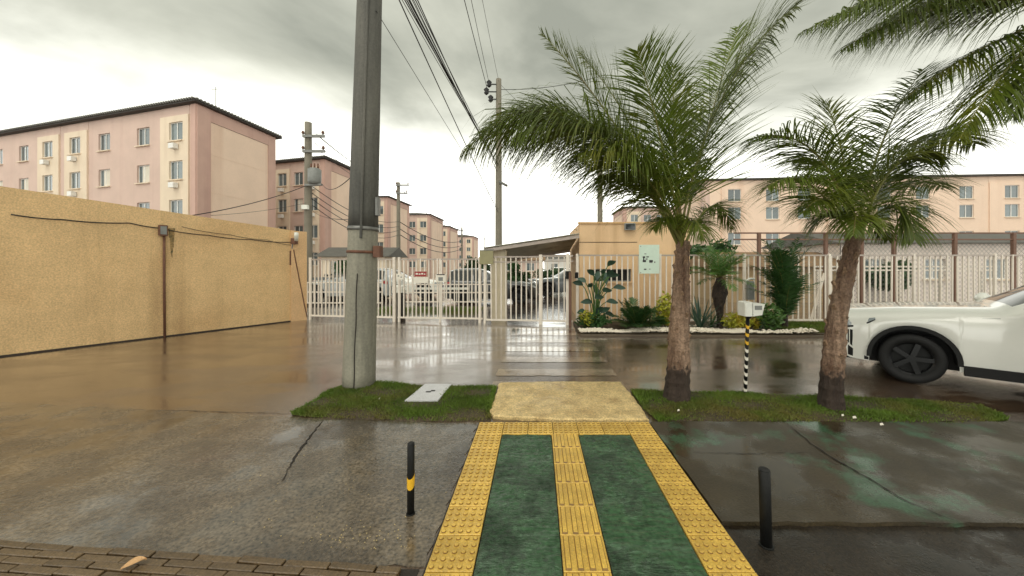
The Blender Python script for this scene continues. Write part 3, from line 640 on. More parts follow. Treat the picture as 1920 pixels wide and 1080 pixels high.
block('nearest pink apartment block above the left boundary wall', (-22.4, 23.5), gA, 6.3, fA, 30, 12.25, [2.1, 4.75, 7.35, 9.95], 2, wins=[1.78, 5.2, 9.4, 12.6, 16.0, 19.4, 23, 26.4], bays=[(.62, 3.3), (11.2, 13.9), (14.6, 17.3)], fin=2.4)
block('second pink apartment block, behind the pole with the transformer', (-20.0, 33.6), gA, 6.4, fA, 13, 11.6, [1.6, 4.2, 6.8, 9.35], 2, wins=[1.25, 3.1, 5.0, 8.6], bays=[(.55, 2.2), (4.1, 6.0)], wd=1.1)
block('third pink apartment block, right of the thick near pole', (-22.2, 53.0), (0.5, 7.4), 7.6, (-7, 0.7), 12, 11.75, rowsA, 1)
block('fourth pink apartment block of the row, behind the thin mid pole', (-21.5, 71.5), (0.2, 9), 9.2, (-7, 0.5), 12, 11.75, rowsA, 1, wins=[1.3, 3.6, 6.4, 9])
block('fifth pink apartment block of the receding row', (-22.6, 92.0), (0.1, 9), 9.2, (-7, 0.5), 12, 11.6, rowsA, 1, wins=[1.6, 4.2, 7, 9])
block('farthest small pink apartment block at the end of the row', (-21.6, 121.0), (0.1, 9), 9.0, (-7, 0.5), 12, 11.4, rowsA, 1, wins=[1.6, 4.2, 7, 9])
peachm = (peach, peach, peach, pinkm)
block('large peach apartment block behind the palms on the right', (17.4, 37.0), (-.05, 8), 8, (14, -1.0), 44, 10.35, [1.1, 3.75, 6.35, 8.95-.75], 1, mats=peachm, wins=[2.9, 6.7, 9.8, 13.6, 17.4, 21, 25, 29, 33, 37], bays=[(1.6, 4.2), (12.0, 15.0), (27, 30)])
block('narrow pink apartment block peeking out above the gatehouse', (15.0, 62.0), (-.05, 8), 8, (10, 0.3), 9, 11.6, rowsA, 1, wins=[1.9, 4.2, 6.5], bays=[(.6, 3.0)])

# low buildings seen through the gate
def low_house(label, x0, x1, y0, y1, h, wm, rm_, wins, name='low_house'):
    t = thing(name, label, 'building', (x0, y0, 0)); C = Vector((x0, y0, 0)); U = Vector((1, 0, 0)); Nn = Vector((0, -1, 0)); mb = MB()
    holed_wall(mb, C, U, Nn, 0, x1-x0, 0, h, 0, [(u-.5, u+.5, 1.0, 1.9) for u in wins])
    mb.quad((x0, y0, 0), (x0, y1, 0), (x0, y1, h), (x0, y0, h)); mb.quad((x1, y0, 0), (x1, y1, 0), (x1, y1, h), (x1, y0, h)); mb.quad((x0, y1, 0), (x1, y1, 0), (x1, y1, h), (x0, y1, h))
    mb.build('wall', wm, t)
    for u in wins: add_window(t, C, U, Nn, u, 1.0, 1.0, .9, 0)
    r = MB(); a = .35; r.add([(x0-a, y0-a, h+.003), (x1+a, y0-a, h+.003), (x1+a, y1+a, h+.003), (x0-a, y1+a, h+.003), (x0-a, (y0+y1)/2, h+.7), (x1+a, (y0+y1)/2, h+.7)], [(0,1,5,4),(2,3,4,5),(1,2,5),(3,0,4),(3,2,1,0)])
    r.build('roof', rm_, t); return t
low_house('low pink house far behind the open gate bars under the awning', -4.2, 0.6, 40, 46, 2.2, pinkm, brickr, [1.2, 3.4])
low_house('low white house far beyond the pedestrian gate', 1.2, 9.5, 55, 62, 2.7, framew, tilem, [1.5, 4, 6.5])
low_house('low house with brown tiled roof behind the fence and dark palm', 8.2, 13.2, 15.5, 19, 1.55, mat('brown_render', srgb(170, 146, 110), .8, .1, 2, .2, 40), brickr, [])
low_house('pale low building behind the fence above the white car', 13.6, 26, 16.0, 21, 2.6, mat('pale_render', srgb(222, 210, 200), .8, .06, 2, .2, 40), tilem, [1.5, 4.2, 7.0, 9.6])
low_house('low cream wall building beside the left gate', -14.5, -10.2, 24.0, 27, 2.2, creamm, tilem, [1.1, 3.1])

# ------------------------------------------------------------------ gatehouse and awning
gh = thing('gatehouse', 'ochre flat-topped gatehouse with a dark slot window behind the fence', 'building', (1.24, 10.5, 0))
C = Vector((1.24, 10.5, 0)); U = Vector((1, 0, 0)); Nn = Vector((0, -1, 0)); W_, Dp, Hh = 3.25, 3.0, 2.83
mb = MB(); slot = (0.42, 1.53, 1.13, 1.50); holed_wall(mb, C, U, Nn, 0, W_, 0, Hh, 0, [slot], .16)
for a, b_ in (((0, 0), (0, Dp)), ((W_, 0), (W_, Dp)), ((0, Dp), (W_, Dp))):
    p, q = C + Vector((a[0], a[1], 0)), C + Vector((b_[0], b_[1], 0)); up = Vector((0, 0, Hh)); mb.quad(p, q, q+up, p+up)
mb.quad(*(C + Vector((x, y, Hh-.25)) for x, y in ((0, 0), (W_, 0), (W_, Dp), (0, Dp)))); mb.build('wall', ochre2, gh)
MB().box((C.x-.03, C.y-.035, Hh), (C.x+W_+.03, C.y+.14, Hh+.05)).build('parapet_cap', mat('parapet_cap', srgb(206, 168, 118), .7, .1, 4, .2), gh)
MB().box((C.x-.002, C.y-.008, 2.28), (C.x+1.7, C.y+.0, 2.295)).build('joint_line', crackm, gh)
wn_ = put('window', MB().box((-.565, 0, 0), (-.52, .05, .37)).box((.52, 0, 0), (.565, .05, .37)).box((-.52, 0, 0), (.52, .05, .03)).box((-.52, 0, .34), (.52, .05, .37)).mesh('window', greybox), gh, (C.x+.975, C.y+.06, 1.13))
c_ = bpy.data.objects.new('pane', MB().box((-.52, .03, .03), (.52, .04, .34)).mesh('pane', black)); COL.objects.link(c_); c_.parent = wn_
MB().box((C.x+.36, C.y-.05, 1.08), (C.x+1.59, C.y-.002, 1.127)).build('sill', ochre2, gh)
fl = thing('floodlight', 'square dark floodlight mounted on the gatehouse parapet', 'lamp', (C.x+1.5, C.y, Hh))
fc = P(1181, 425, 10.40)
MB().bbox((fc.x-.16, fc.y-.05, fc.z-.10), (fc.x+.16, fc.y+.04, fc.z+.10), .015).build('housing', greybox, fl)
MB().box((fc.x-.13, fc.y-.056, fc.z-.075), (fc.x+.13, fc.y-.051, fc.z+.075)).build('lens', carglass, fl)
MB().beam((fc.x, fc.y+.04, fc.z-.05), (fc.x, fc.y+.1, fc.z-.08), .05, .03).build('bracket', steel, fl)

aw = thing('awning', 'corrugated grey metal awning sloping down from the gatehouse over the gate', 'awning', (-1.6, 10.3, 0))
mb = MB(); n = 96; x0, x1, y0, y1 = -1.50, 1.20, 10.15, 13.0; vs = []
za = lambda x: 2.10 + (x - x0)/(x1-x0)*0.40
for i in range(n+1):
    y = y0 + (y1-y0)*i/n; dz = .028*math.sin(i*math.pi*2/6.0)
    vs += [(x0, y, za(x0)+dz+(y-y0)*-.11), (x1, y, za(x1)+dz+(y-y0)*-.11), (x1, y, za(x1)+dz+.006+(y-y0)*-.11), (x0, y, za(x0)+dz+.006+(y-y0)*-.11)]
mb.add(vs, [(4*i+a, 4*i+b_, 4*i+4+b_, 4*i+4+a) for i in range(n) for a, b_ in ((0, 1), (1, 2), (2, 3), (3, 0))]); mb.build('sheet', corr, aw, True)
MB().beam((x0, y0+.05, za(x0)-.07), (x1, y0+.05, za(x1)-.07), .05, .09).build('front_rafter', railm, aw)
MB().beam((x0, y1-.05, za(x0)-.37), (x1, y1-.05, za(x1)-.37), .05, .09).build('rear_rafter', railm, aw)
MB().beam((x0+.04, y0+.08, za(x0)-.06), (x0+.04, y1-.08, za(x0)-.36), .05, .08).build('edge_beam', railm, aw)
col_ = P(936, 600, 10.55)
o = MB().bbox((col_.x-.22, 10.42, 0), (col_.x+.22, 10.75, 2.06), .02).build('awning_column', mat('cream_column', srgb(214, 202, 176), .7, .08, 3, .2, 50, streak=(srgb(160, 140, 110), 4, .4)), aw)
ob = thing('sign_box', 'olive square board hung at the low end of the awning', 'sign', tuple(P(913, 482, 9.85)))
c = P(912, 482, 9.85); MB().bbox((c.x-.19, c.y-.03, c.z-.20), (c.x+.19, c.y+.03, c.z+.18), .01).build('board', olive, ob)
MB().box((c.x-.21, c.y-.04, c.z+.185), (c.x+.21, c.y+.04, c.z+.21)).build('frame_top', greybox, ob)
MB().box((c.x-.015, c.y+.03, c.z+.05), (c.x+.015, c.y+.5, c.z+.08)).build('hanger', greybox, ob)

# ------------------------------------------------------------------ fence and gates
BARS = {}
def fence(name, label, A, B, h, pitch, z0=0.12, posts=(), rails=(), bw=0.03, cat='fence', finial=0.0, bm=None):
    A, B = Vector(A), Vector(B); d = (B-A); Ln = d.length; d.normalize(); rz = math.atan2(d.y, d.x)
    t = thing(name, label, cat, tuple(A)); bm = bm or barm
    k = (round(h-z0, 3), bw, bm.name)
    if k not in BARS: BARS[k] = MB().box((-bw/2, -bw/2, 0), (bw/2, bw/2, h-z0)).mesh('bar', bm)
    n = int(Ln/pitch); rr = random.Random(int(abs(A.x)*100)+n)
    for i in range(n):
        p = A + d*((i+.5)*Ln/n + rr.uniform(-.006, .006)) + Vector((0, 0, z0)); o = put('bar', BARS[k], t, p, rz, rot=(rr.uniform(-.006, .006), rr.uniform(-.006, .006), rz))
    for z, hh in ((h - .02, .04), (z0 + .02, .045)) + tuple(rails):
        mb = MB(); a = A + Vector((0, 0, z)); b_ = B + Vector((0, 0, z)); off = Vector((d.y, -d.x, 0))*.0; mb.beam(a, b_, bw+.016, hh); mb.build('rail', railm if z > 1 else bm, t)
    for u, pw, ph in posts:
        p = A + d*u; M = Matrix.Translation(p) @ Matrix.Rotation(rz, 4, 'Z'); MB().bbox((-pw/2, -pw/2, 0), (pw/2, pw/2, ph), .006, M).build('post', bm, t)
    return t
gl0 = G(580, 599); glm = G(742, 603); gl1 = G(905, 605.5)
fence('sliding_gate', 'white barred gate leaf between the ochre wall and the mid gate post', gl0, glm, 1.80, .118, .10, posts=((.03, .06, 1.84), ((glm-gl0).length-.04, .08, 1.84)), cat='gate')
fence('sliding_gate', 'white barred gate leaf carrying the red and white notices', glm + Vector((.06, 0, 0)), gl1, 1.80, .118, .10, posts=((.04, .06, 1.84), (1.25, .05, 1.8), ((gl1-glm).length-.14, .07, 1.84)), cat='gate')
gc0, gc1, gc2 = G(907, 606), G(1011, 608), G(1074, 609.5)
fence('barred_fence', 'white barred fence panel under the awning column', gc0, gc1, 1.86, .138, .08, posts=((.03, .06, 1.88),), rails=((1.70, .03),))
pg = fence('pedestrian_gate', 'white barred pedestrian gate with a lock box at the end of the crossing', gc1, gc2, 1.88, .135, .08, posts=((.04, .085, 1.90), ((gc2-gc1).length-.14, .085, 1.92)), rails=((1.72, .03),), cat='gate')
c = P(1066, 516, G(1070, 609).y - .06); MB().bbox((c.x-.07, c.y-.05, c.z-.10), (c.x+.06, c.y+.04, c.z+.11), .01).build('lock_box', black, pg); MB().bbox((c.x+.17, c.y-.03, c.z-.08), (c.x+.26, c.y+.03, c.z+.08), .01).build('intercom', black, pg)
pp = tag(MB().bbox((-.035, -.035, 0), (.035, .035, 1.42), .006, Matrix.Translation(G(1069, 611))).build('gate_post', brownp, org=tuple(G(1069, 611))), 'slim brown steel post beside the pedestrian gate lock', 'post')
fr0 = Vector((G(1079, 608).x, 9.72, 0)); fr1 = Vector((14.2, 9.72, 0))
fence('garden_fence', 'long white barred fence behind the garden bed, right of the gatehouse', fr0, fr1, 1.90, .148, .10, posts=tuple((u, .06, 1.92) for u in (.04, 2.3, 4.6, 6.9, 9.2, 11.4)))
# white low railing of the inner drive
fence('inner_railing', 'low white railing along the inner drive behind the left gate', (-9.5, 14.2, 0), (-6.2, 14.2, 0), .95, .25, .1, rails=((.55, .05),))
fence('inner_railing', 'low white railing along the inner drive behind the notices', (-5.4, 14.6, 0), (-1.9, 14.6, 0), .85, .25, .1, rails=((.5, .05),))
# notices on the gate
def notice(name, label, px0, px1, py0, py1, Y, m, marks=(), mm=ink, frame=None):
    a, b_ = P(px0, py1, Y), P(px1, py0, Y); t = thing(name, label, 'sign', tuple(a))
    MB().box((a.x, Y-.012, a.z), (b_.x, Y, b_.z)).build('panel', m, t)
    for i, (u0, u1, v0, v1, k) in enumerate(marks):
        mk = MB().box((a.x+(b_.x-a.x)*u0, Y-.015, b_.z-(b_.z-a.z)*v1), (a.x+(b_.x-a.x)*u1, Y-.0125, b_.z-(b_.z-a.z)*v0)); mk.build('printed_mark', k, t)
    MB().beam(((a.x+b_.x)/2, Y-.001, b_.z-.02), ((a.x+b_.x)/2, Y+.05, b_.z-.02), .02, .02).build('clip', steel, t); return t
Yg = G(790, 604).y - .07
notice('notice', 'small red notice with pale lettering on the gate bars', 777.5, 800, 509, 518.5, Yg, signred, [(.1, .28, .3, .62, signwhite), (.34, .5, .4, .62, signwhite), (.56, .72, .3, .6, signwhite), (.78, .9, .42, .62, signwhite)])
notice('notice', 'blank white notice hung below the red one on the gate', 775, 803, 519.5, 531, Yg, signwhite, [])
notice('notice', 'white notice with a dark top strip and grey square on the gate', 817, 836, 514, 529, Yg, signwhite, [(.1, .9, .0, .12, ink), (.28, .72, .38, .85, greybox)])
notice('notice', 'white paper notice fixed behind the gate beside the thick pole', 743, 757, 513, 524, Yg, signwhite, [(.2, .4, .3, .5, greybox), (.6, .8, .5, .7, greybox)])
notice('notice_board', 'pale mint notice board on the garden fence in front of the gatehouse', 1198, 1236, 459, 513, 9.66, signmint,
       [(.18, .30, .40, .46, ink), (.36, .48, .40, .44, ink), (.20, .26, .46, .54, ink), (.32, .42, .47, .52, greybox), (.18, .34, .53, .60, ink), (.50, .68, .53, .60, ink), (.50, .66, .60, .63, greybox), (.24, .36, .83, .87, ink), (.50, .56, .83, .86, greybox), (.06, .10, .04, .07, greybox), (.06, .10, .95, .98, greybox), (.26, .36, .30, .33, greybox), (.74, .80, .58, .63, greybox)])
# drive barrier cabinet behind the gate
bc = thing('barrier_cabinet', 'dark barrier cabinet with pale top just inside the gate', 'cabinet', (-4.2, 11.2, 0))
c = P(747, 600, 11.2)
MB().bbox((c.x-.16, 11.1, 0), (c.x+.16, 11.4, .75), .02).build('housing', black, bc); MB().bbox((c.x-.17, 11.09, .755), (c.x+.17, 11.41, .98), .03).build('top_cover', whitep, bc)
MB().beam((c.x+.17, 11.2, .88), (c.x+2.2, 11.2, .88), .04, .07).build('boom', whitep, bc)

# ------------------------------------------------------------------ utility poles and wires
def pole(label, px, Y, ztop, r0, r1, lean=0.0, m=None, arms=(), name='utility_pole'):
    x = (px - VX)*Y/F; t = thing(name, label, 'pole', (x, Y, 0)); m = m or concd; n = 14; pts = []; rr = []
    for i in range(n+1): u = i/n; pts.append((x + lean*u, Y, -.05 + (ztop+.05)*u)); rr.append(r0 + (r1-r0)*u)
    MB().tube(pts, rr, 20).build('shaft', m, t, True); t['shaft_x'] = x
    for z, l0, l1, yy in arms:
        MB().beam((x+lean*z/ztop-l0, Y-r1-.04+yy, z), (x+lean*z/ztop+l1, Y-r1-.04+yy, z), .08, .10).build('crossarm', concd if yy else steel, t)
        for u in np.linspace(-l0, l1, 3 if l0+l1 > 1.0 else 2):
            if abs(u) < .1: continue
            c = Vector((x+lean*z/ztop+u*.92, Y-r1-.04+yy, z+.05))
            MB().tube([c, c+Vector((0, 0, .05)), c+Vector((0, 0, .06)), c+Vector((0, 0, .11)), c+Vector((0, 0, .12)), c+Vector((0, 0, .17))], [.025, .025, .06, .055, .05, .03], 8).build('insulator', rust, t, True)
    return t
# thick near pole: built by its measured outline
bp_ = G(673, 725); X0, Y0 = bp_.x, bp_.y
bigp = thing('utility_pole', 'thick tall concrete utility pole standing on the grass island', 'pole', (X0, Y0, 0)); n = 40; pts = []; rr = []
for i in range(n+1):
    u = i/n; z = -.05 + 9.55*u; cxp = 673 + 20*(z/5.1 if z < 20 else 1); pts.append(((cxp-VX)*Y0/F, Y0, z)); rr.append(0.200 - .0100*z)
rgp = random.Random(4)
mb = MB(); mb.tube(pts, rr, 28); mb.v = [(x + rgp.uniform(-.0015, .0015), y + rgp.uniform(-.0015, .0015), z) for x, y, z in mb.v]; mb.build('shaft', conc, bigp, True)
if 1:
    mu = MB(); k = next(i for i, p in enumerate(pts) if p[2] > 2.02); mu.tube(pts[k:], [r_ + .002 for r_ in rr[k:]], 28); mu.build('dark_upper_shaft', concu, bigp, True)  # upper shaft gets a darker concrete colour than the lower part
def pole_pt(z, ang, ex=0.0): cxp = 673 + 20*z/5.1; r = .200 - .0100*z + ex; return Vector(((cxp-VX)*Y0/F + r*math.cos(ang), Y0 + r*math.sin(ang), z))
def band(z, hgt, ex, m, nm): mb = MB(); c0 = (pole_pt(z, 0)+pole_pt(z, math.pi))/2; c1 = (pole_pt(z+hgt, 0)+pole_pt(z+hgt, math.pi))/2; mb.tube([c0, c1], [.2-.01*z+ex]*2, 28); return mb.build(nm, m, bigp, True)
zz = lambda py: H - (py-VY)*Y0/F
band(zz(433), .05, .012, steel, 'steel_band'); band(zz(475), .035, .010, rust, 'steel_band')
a = pole_pt(zz(470), -.25, .03); MB().bbox((a.x-.03, a.y-.05, a.z-.09), (a.x+.07, a.y+.05, a.z+.06), .01).build('clamp_box', rust, bigp)
a = pole_pt(zz(385), -.1, .02); MB().bbox((a.x-.03, a.y-.04, a.z-.14), (a.x+.02, a.y+.04, a.z+.10), .01).build('clamp_plate', steel, bigp)
mb = MB(); pts = [pole_pt(z, -1.42 + .02*math.sin(z*9), .003) for z in np.linspace(.03, 1.5, 24)]; mb.tube(pts, .006, 5); mb.build('crack_line', crackm, bigp)
mb = MB(); pts = [pole_pt(z, -1.25, .014) for z in np.linspace(1.95, 9.0, 20)]; mb.tube(pts, .016, 6); mb.build('earth_wire_duct', concu, bigp)
MB().beam((pts[-1].x-1.1, Y0-.2, 9.1), (pts[-1].x+1.1, Y0-.2, 9.1), .09, .11).build('crossarm', concd, bigp)

p935 = pole('slender concrete pole with black insulators rising behind the awning', 935, 14.0, 8.90, .15, .105)
x9 = (935-VX)*14/F
for i, (px, py) in enumerate(((917, 158), (912, 172), (920, 186))):
    c = P(px, py, 13.9); MB().beam(c, (x9-.05, 13.95, c.z+.02), .035, .035).build('bracket', cablem, p935)
    MB().tube([c+Vector((0, 0, -.12)), c+Vector((0, 0, -.05)), c+Vector((.0, 0, 0)), c+Vector((0, 0, .08)), c+Vector((0, 0, .16))], [.03, .10, .06, .11, .03], 10).build('insulator', cablem, p935, True)
MB().tube([P(935, 340, 13.95), P(950, 348, 13.6)], .05, 8).build('cable_bracket', steel, p935)
p577 = pole('concrete pole with a grey transformer above the end of the ochre wall', 578, 15.0, H + 268*15/F, .165, .13, arms=((H+240*15/F, .12, .78, 0), (H+212*15/F, .12, .80, 0)))
xt = (578-VX)*15/F
MB().tube([(xt+.42, 14.75, H+150*15/F), (xt+.42, 14.75, H+155*15/F), (xt+.42, 14.75, H+177*15/F), (xt+.42, 14.75, H+179*15/F)], [.20, .25, .25, .18], 16).build('transformer', greybox, p577, True)
for u in (.28, .42, .56): MB().tube([(xt+u, 14.75, H+178*15/F), (xt+u, 14.75, H+188*15/F)], [.045, .03], 8).build('bushing', rust, p577, True)
MB().beam((xt, 14.8, H+149*15/F), (xt+.75, 14.7, H+149*15/F), .1, .08).build('transformer_bracket', steel, p577)
MB().bbox((xt-.13, 14.72, H+104*15/F), (xt+.14, 14.86, H+112*15/F), .02).build('clamp', whitep, p577)
p747 = pole('thin concrete pole in front of the third apartment block', 747, 27.0, H + 156*27/F, .16, .12, arms=((H+150*27/F, .1, .85, 0), (H+135*27/F, .1, .75, 0)))
p866 = pole('very thin distant pole before the fifth apartment block', 866, 46.0, H + 72*46/F, .14, .10, arms=((H+66*46/F, .5, .5, 0),))
p908 = pole('tiny farthest pole beyond the end of the block row', 908, 80.0, H + 56*80/F, .13, .10, arms=((H+50*80/F, .6, .6, 0),))
p1125 = pole('concrete pole partly hidden by palm fronds behind the gatehouse', 1125, 16.0, H + 215*16/F, .14, .11)

def wire(a, b_, sag, r, label, group=None, n=22, m=None):
    a, b_ = Vector(a), Vector(b_); q = []
    for i in range(n+1): t = i/n; p = a.lerp(b_, t); q.append(p - Vector((0, 0, sag*4*t*(1-t))))
    o = MB().tube(q, r, 5).build('overhead_wire', m or cablem, None, True, org=tuple(a)); return tag(o, label, 'wire', group)
rw = random.Random(9)
nearz = lambda px, py: P(px, py, Y0 - .1)
for i in range(9):                                   # telecom bundle, near pole to slender pole
    wire(nearz(700 + i*2.5, -96 - i*5 + rw.uniform(-4, 4)), P(932 + rw.uniform(-3, 3), 300 + i*2.0 + rw.uniform(-5, 5), 13.9), .05 + rw.uniform(0, .07), .006 + rw.uniform(0, .006), 'black cable of the dense bundle running from thick pole to slender pole', 'cables of the overhead bundle')
wire(nearz(694, -120), P(934, 398, 13.9), .06, .010, 'separate dark cable just left of the dense overhead bundle')
wire(nearz(705, 20), P(934, 392, 13.9), .0, .0045, 'faint thin wire leaving the thick pole below the bundle')
wire(P(724, -600, Y0 - .2), P(913, 164, 13.9), .10, .011, 'leftmost of the three high wires reaching the black insulators')
wire(P(762, -600, Y0 - .2), P(917, 156, 13.9), .10, .008, 'middle of the three high wires reaching the black insulators')
wire(P(790, -600, Y0 - .2), P(935, 152, 13.9), .10, .006, 'rightmost of the three high wires, ending at the slender pole top')
wire(P(938, 168, 14), P(1135, 140, 15.5), .18, .012, 'dark wire running right from the slender pole toward the palm')
wire(P(940, 160, 14), P(1125, 300, 16), .3, .006, 'thin wire sloping from the slender pole behind the palm crown')
wire(P(948, 346, 13.7), P(1082, 432, 11), .12, .008, 'wire sloping from the slender pole down to the gatehouse corner')
for i, (pa, pb) in enumerate((((592, 250), (748, 350)), ((600, 258), (756, 350)), ((590, 268), (752, 356)), ((600, 284), (757, 362)), ((586, 350), (748, 415)), ((585, 362), (748, 424)), ((584, 372), (747, 432)), ((586, 385), (748, 440)))):
    wire(P(pa[0], pa[1], 14.9), P(pb[0], pb[1], 26.9), .35 + .05*i, .010 if i < 4 else .016, ('highest', 'second highest', 'third highest', 'fourth highest', 'fourth lowest', 'third lowest', 'second lowest', 'lowest')[i] + ' of the wires strung between transformer pole and thin mid pole', 'wires between the transformer pole and the thin pole')
for i, (pa, pb) in enumerate((((750, 352), (866, 432)), ((757, 362), (868, 434)), ((748, 415), (866, 452)), ((748, 428), (866, 460)), ((747, 438), (866, 466)))):
    wire(P(pa[0], pa[1], 26.9), P(pb[0], pb[1], 45.9), .5 + .1*i, .018 if i < 2 else .03, ('highest', 'second highest', 'middle', 'second lowest', 'lowest')[i] + ' of the far wires strung past the fourth apartment block', 'wires between the thin pole and the distant pole')
wire(P(360, 404, 10.0), P(574, 348, 14.9), .12, .014, 'thick black cable rising from the wall top to the transformer pole')
wire(P(604, 345, 14.7), P(672, 318, Y0+.2), .25, .008, 'dark cable from the transformer pole to the thick near pole')
wire(P(395, 404, 12), P(576, 380, 14.9), .08, .006, 'thin lower cable beside the thick one above the wall')
wire(P(586, 395, 14.9), P(664, 412, Y0+.2), .10, .006, 'thin level wire from the transformer pole to the thick pole')

# ------------------------------------------------------------------ foliage helpers
def bez(a, c, b_, n):
    return [a*((1-t)**2) + c*(2*t*(1-t)) + b_*(t*t) for t in (i/n for i in range(n+1))]
def frond_mesh(pts, LL, nl, seed, grav=1.0, wd=.012, stem=.016, t0=.16, spread=.45, mleaf=None, name='frond', back=0.35):
    r = random.Random(seed); mb = MB(); m = len(pts)
    vs, fs = [], []
    def at(t):
        x = t*(m-1); i = min(int(x), m-2); f = x - i
        return pts[i].lerp(pts[i+1], f), (pts[i+1]-pts[i]).normalized()
    Z = Vector((0, 0, 1))
    for k in range(nl):
        t = t0 + (1-t0)*(k+r.random())/nl; p, T = at(min(t, .999))
        S = T.cross(Z)
        if S.length < .2: S = T.cross(Vector((.3, -1, 0)))
        S.normalize(); Nn = S.cross(T).normalized()
        prof = (math.sin(math.pi*min(1, .18 + .80*t))**.55)*(1 - .35*max(0, t-.75)/.25)
        for sg in (-1, 1):
            ln = LL*prof*r.uniform(.75, 1.12)
            d = (S*sg*r.uniform(.75, 1.0) + T*r.uniform(.45, .85)*(1+.6*t) + Nn*r.uniform(-spread*.35, spread)).normalized()
            q = p.copy(); w0 = wd*r.uniform(.7, 1.2); st = 4; k0 = len(vs)
            bl = d.cross(Nn*1.0 + S*r.uniform(-.5, .5)).normalized()
            for j in range(st+1):
                u = j/st; ww = w0*(.55, 1.0, .9, .6, .05)[j]
                vs.append(q + bl*ww); vs.append(q - bl*ww)
                d = (d - Z*(grav*.30*r.uniform(.7, 1.3)*(.4+u))).normalized(); q = q + d*(ln/st)
            for j in range(st): fs.append((k0+2*j, k0+2*j+1, k0+2*j+3, k0+2*j+2))
    mb.add(vs, fs)
    k = len(mb.f)
    mb.tube(pts, [stem*(1 - .85*i/(m-1)) for i in range(m)], 6)
    me = mb.mesh(name, mleaf or leafm); me.materials.append(stemm)
    idx = [0]*k + [1]*(len(mb.f)-k); me.polygons.foreach_set('material_index', idx); me.update()
    return me
def palm_trunk(root, base, top, r0, r1, dark, seed, lean_mid=0.0):
    r = random.Random(seed); n = 46; nn = 22; base, top = Vector(base), Vector(top); vs = []
    for i in range(n+1):
        u = i/n; c = base.lerp(top, u) + Vector((lean_mid*math.sin(math.pi*u), 0, 0)); rad = r0 + (r1-r0)*u**1.15
        if u < .10: rad *= 1 + (.10-u)*1.6
        ring = .005*(1 if (i % 3 == 0) else -.4)*(1 if u > .05 else 0)
        for j in range(nn):
            a = 2*math.pi*j/nn; q = rad + ring + .006*math.sin(a*5 + i*.35) + .004*math.sin(a*9 - i*.6) + r.uniform(-.004, .004); vs.append((c.x + q*math.cos(a), c.y + q*math.sin(a), c.z + r.uniform(-.006, .006)))
    nd = int(n*dark); f = [(i*nn+j, i*nn+(j+1) % nn, (i+1)*nn+(j+1) % nn, (i+1)*nn+j) for i in range(n) for j in range(nn)]
    mb = MB(); mb.add(vs, f); me = mb.mesh('trunk', bark, False, ORG[root.name]); me.materials.append(barkd)
    o = bpy.data.objects.new('trunk', me); COL.objects.link(o); o.parent = root; ORG[o.name] = ORG[root.name]
    # stubs of cut leaf bases round the upper trunk
    st = MB().add([(-.035, 0, 0), (.035, 0, 0), (.022, -.05, .10), (-.022, -.05, .10), (-.02, .02, .03), (.02, .02, .03), (.014, -.02, .13), (-.014, -.02, .13)], [(0,1,2,3),(1,5,6,2),(5,4,7,6),(4,0,3,7),(3,2,6,7),(0,4,5,1)]).mesh('leaf_base', bark2)
    for k in range(26):
        u = .30 + .68*k/26 + r.uniform(-.01, .01); a = k*2.4; c = base.lerp(top, u) + Vector((lean_mid*math.sin(math.pi*u), 0, 0)); rad = (r0+(r1-r0)*u)
        o = put('leaf_base', st, root, c + Vector((rad*.93*math.sin(a), -rad*.93*math.cos(a), 0)), rot=(0, 0, a)); s = r.uniform(.45, .85)*(.7+.3*u); o.scale = (s, s, s)
def palm(label, base, top, r0, r1, dark, fr, LL, seed, nl=84, lean_mid=0., extra=(), wd=.010):
    t = thing('palm_tree', label, 'palm tree', tuple(base)); palm_trunk(t, base, top, r0, r1, dark, seed, lean_mid); og = Vector(ORG[t.name]); Yb = top[1]; top = Vector(top)
    for i, f in enumerate(fr):
        (cxp, cyp, cd), (exp_, eyp, ed) = f[0], f[1]; g = f[2] if len(f) > 2 else 1.0; lf = f[3] if len(f) > 3 else 1.0; den = f[4] if len(f) > 4 else 1.0
        a = top + Vector((random.uniform(-.04, .04), random.uniform(-.05, .05), random.uniform(-.10, .05)))
        pts = bez(a, P(cxp, cyp, Yb+cd), P(exp_, eyp, Yb+ed), 16)
        me = frond_mesh([p - og for p in pts], LL*lf, int(nl*den), seed*100+i, g, wd=wd*min(1, .35 + .65*lf))
        o = bpy.data.objects.new('frond', me); COL.objects.link(o); o.parent = t; ORG[o.name] = tuple(og)
    return t
b1 = G(1269, 752); t1 = P(1280, 452, b1.y)
fr1_ = [((1065, 70, -.2), (868, 285, -.35), 1.7, 1.15, 1.3), ((1100, 95, .2), (905, 245, .35), 1.7, 1.15, 1.2), ((1130, 150, -.35), (960, 260, -.7), 1.7, 1.15, 1.0), ((1165, 215, -.1), (1015, 62, -.15), .12, .62, .9), ((1190, 200, .2), (1085, 100, .4), .25, .75, .9),
        ((1262, 280, .05), (1262, 120, .1), .25, .75, .8), ((1262, 300, -.05), (1268, 190, -.05), .3, .5, .5), ((1318, 150, -.15), (1490, 12, -.35), .85, 1.05, 1.15), ((1322, 230, .25), (1385, 50, .55), .45, .95, 1.0),
        ((1345, 330, .1), (1372, 430, .15), 1.2, .48, .8), ((1200, 255, -.45), (1085, 290, -.8), 1.5, 1.0, 1.0), ((1300, 370, -.35), (1320, 450, -.5), 1.2, .42, .7), ((1225, 230, .6), (1110, 235, 1.0), 1.4, 1.0, 1.0),
        ((1145, 180, .5), (1000, 225, .9), 1.4, 1.0, .9), ((1215, 320, .1), (1130, 330, .2), 1.4, .85, .8), ((1225, 190, -.3), (1195, 95, -.5), .5, .75, .8), ((1250, 380, -.2), (1225, 430, -.3), 1.2, .45, .6)]
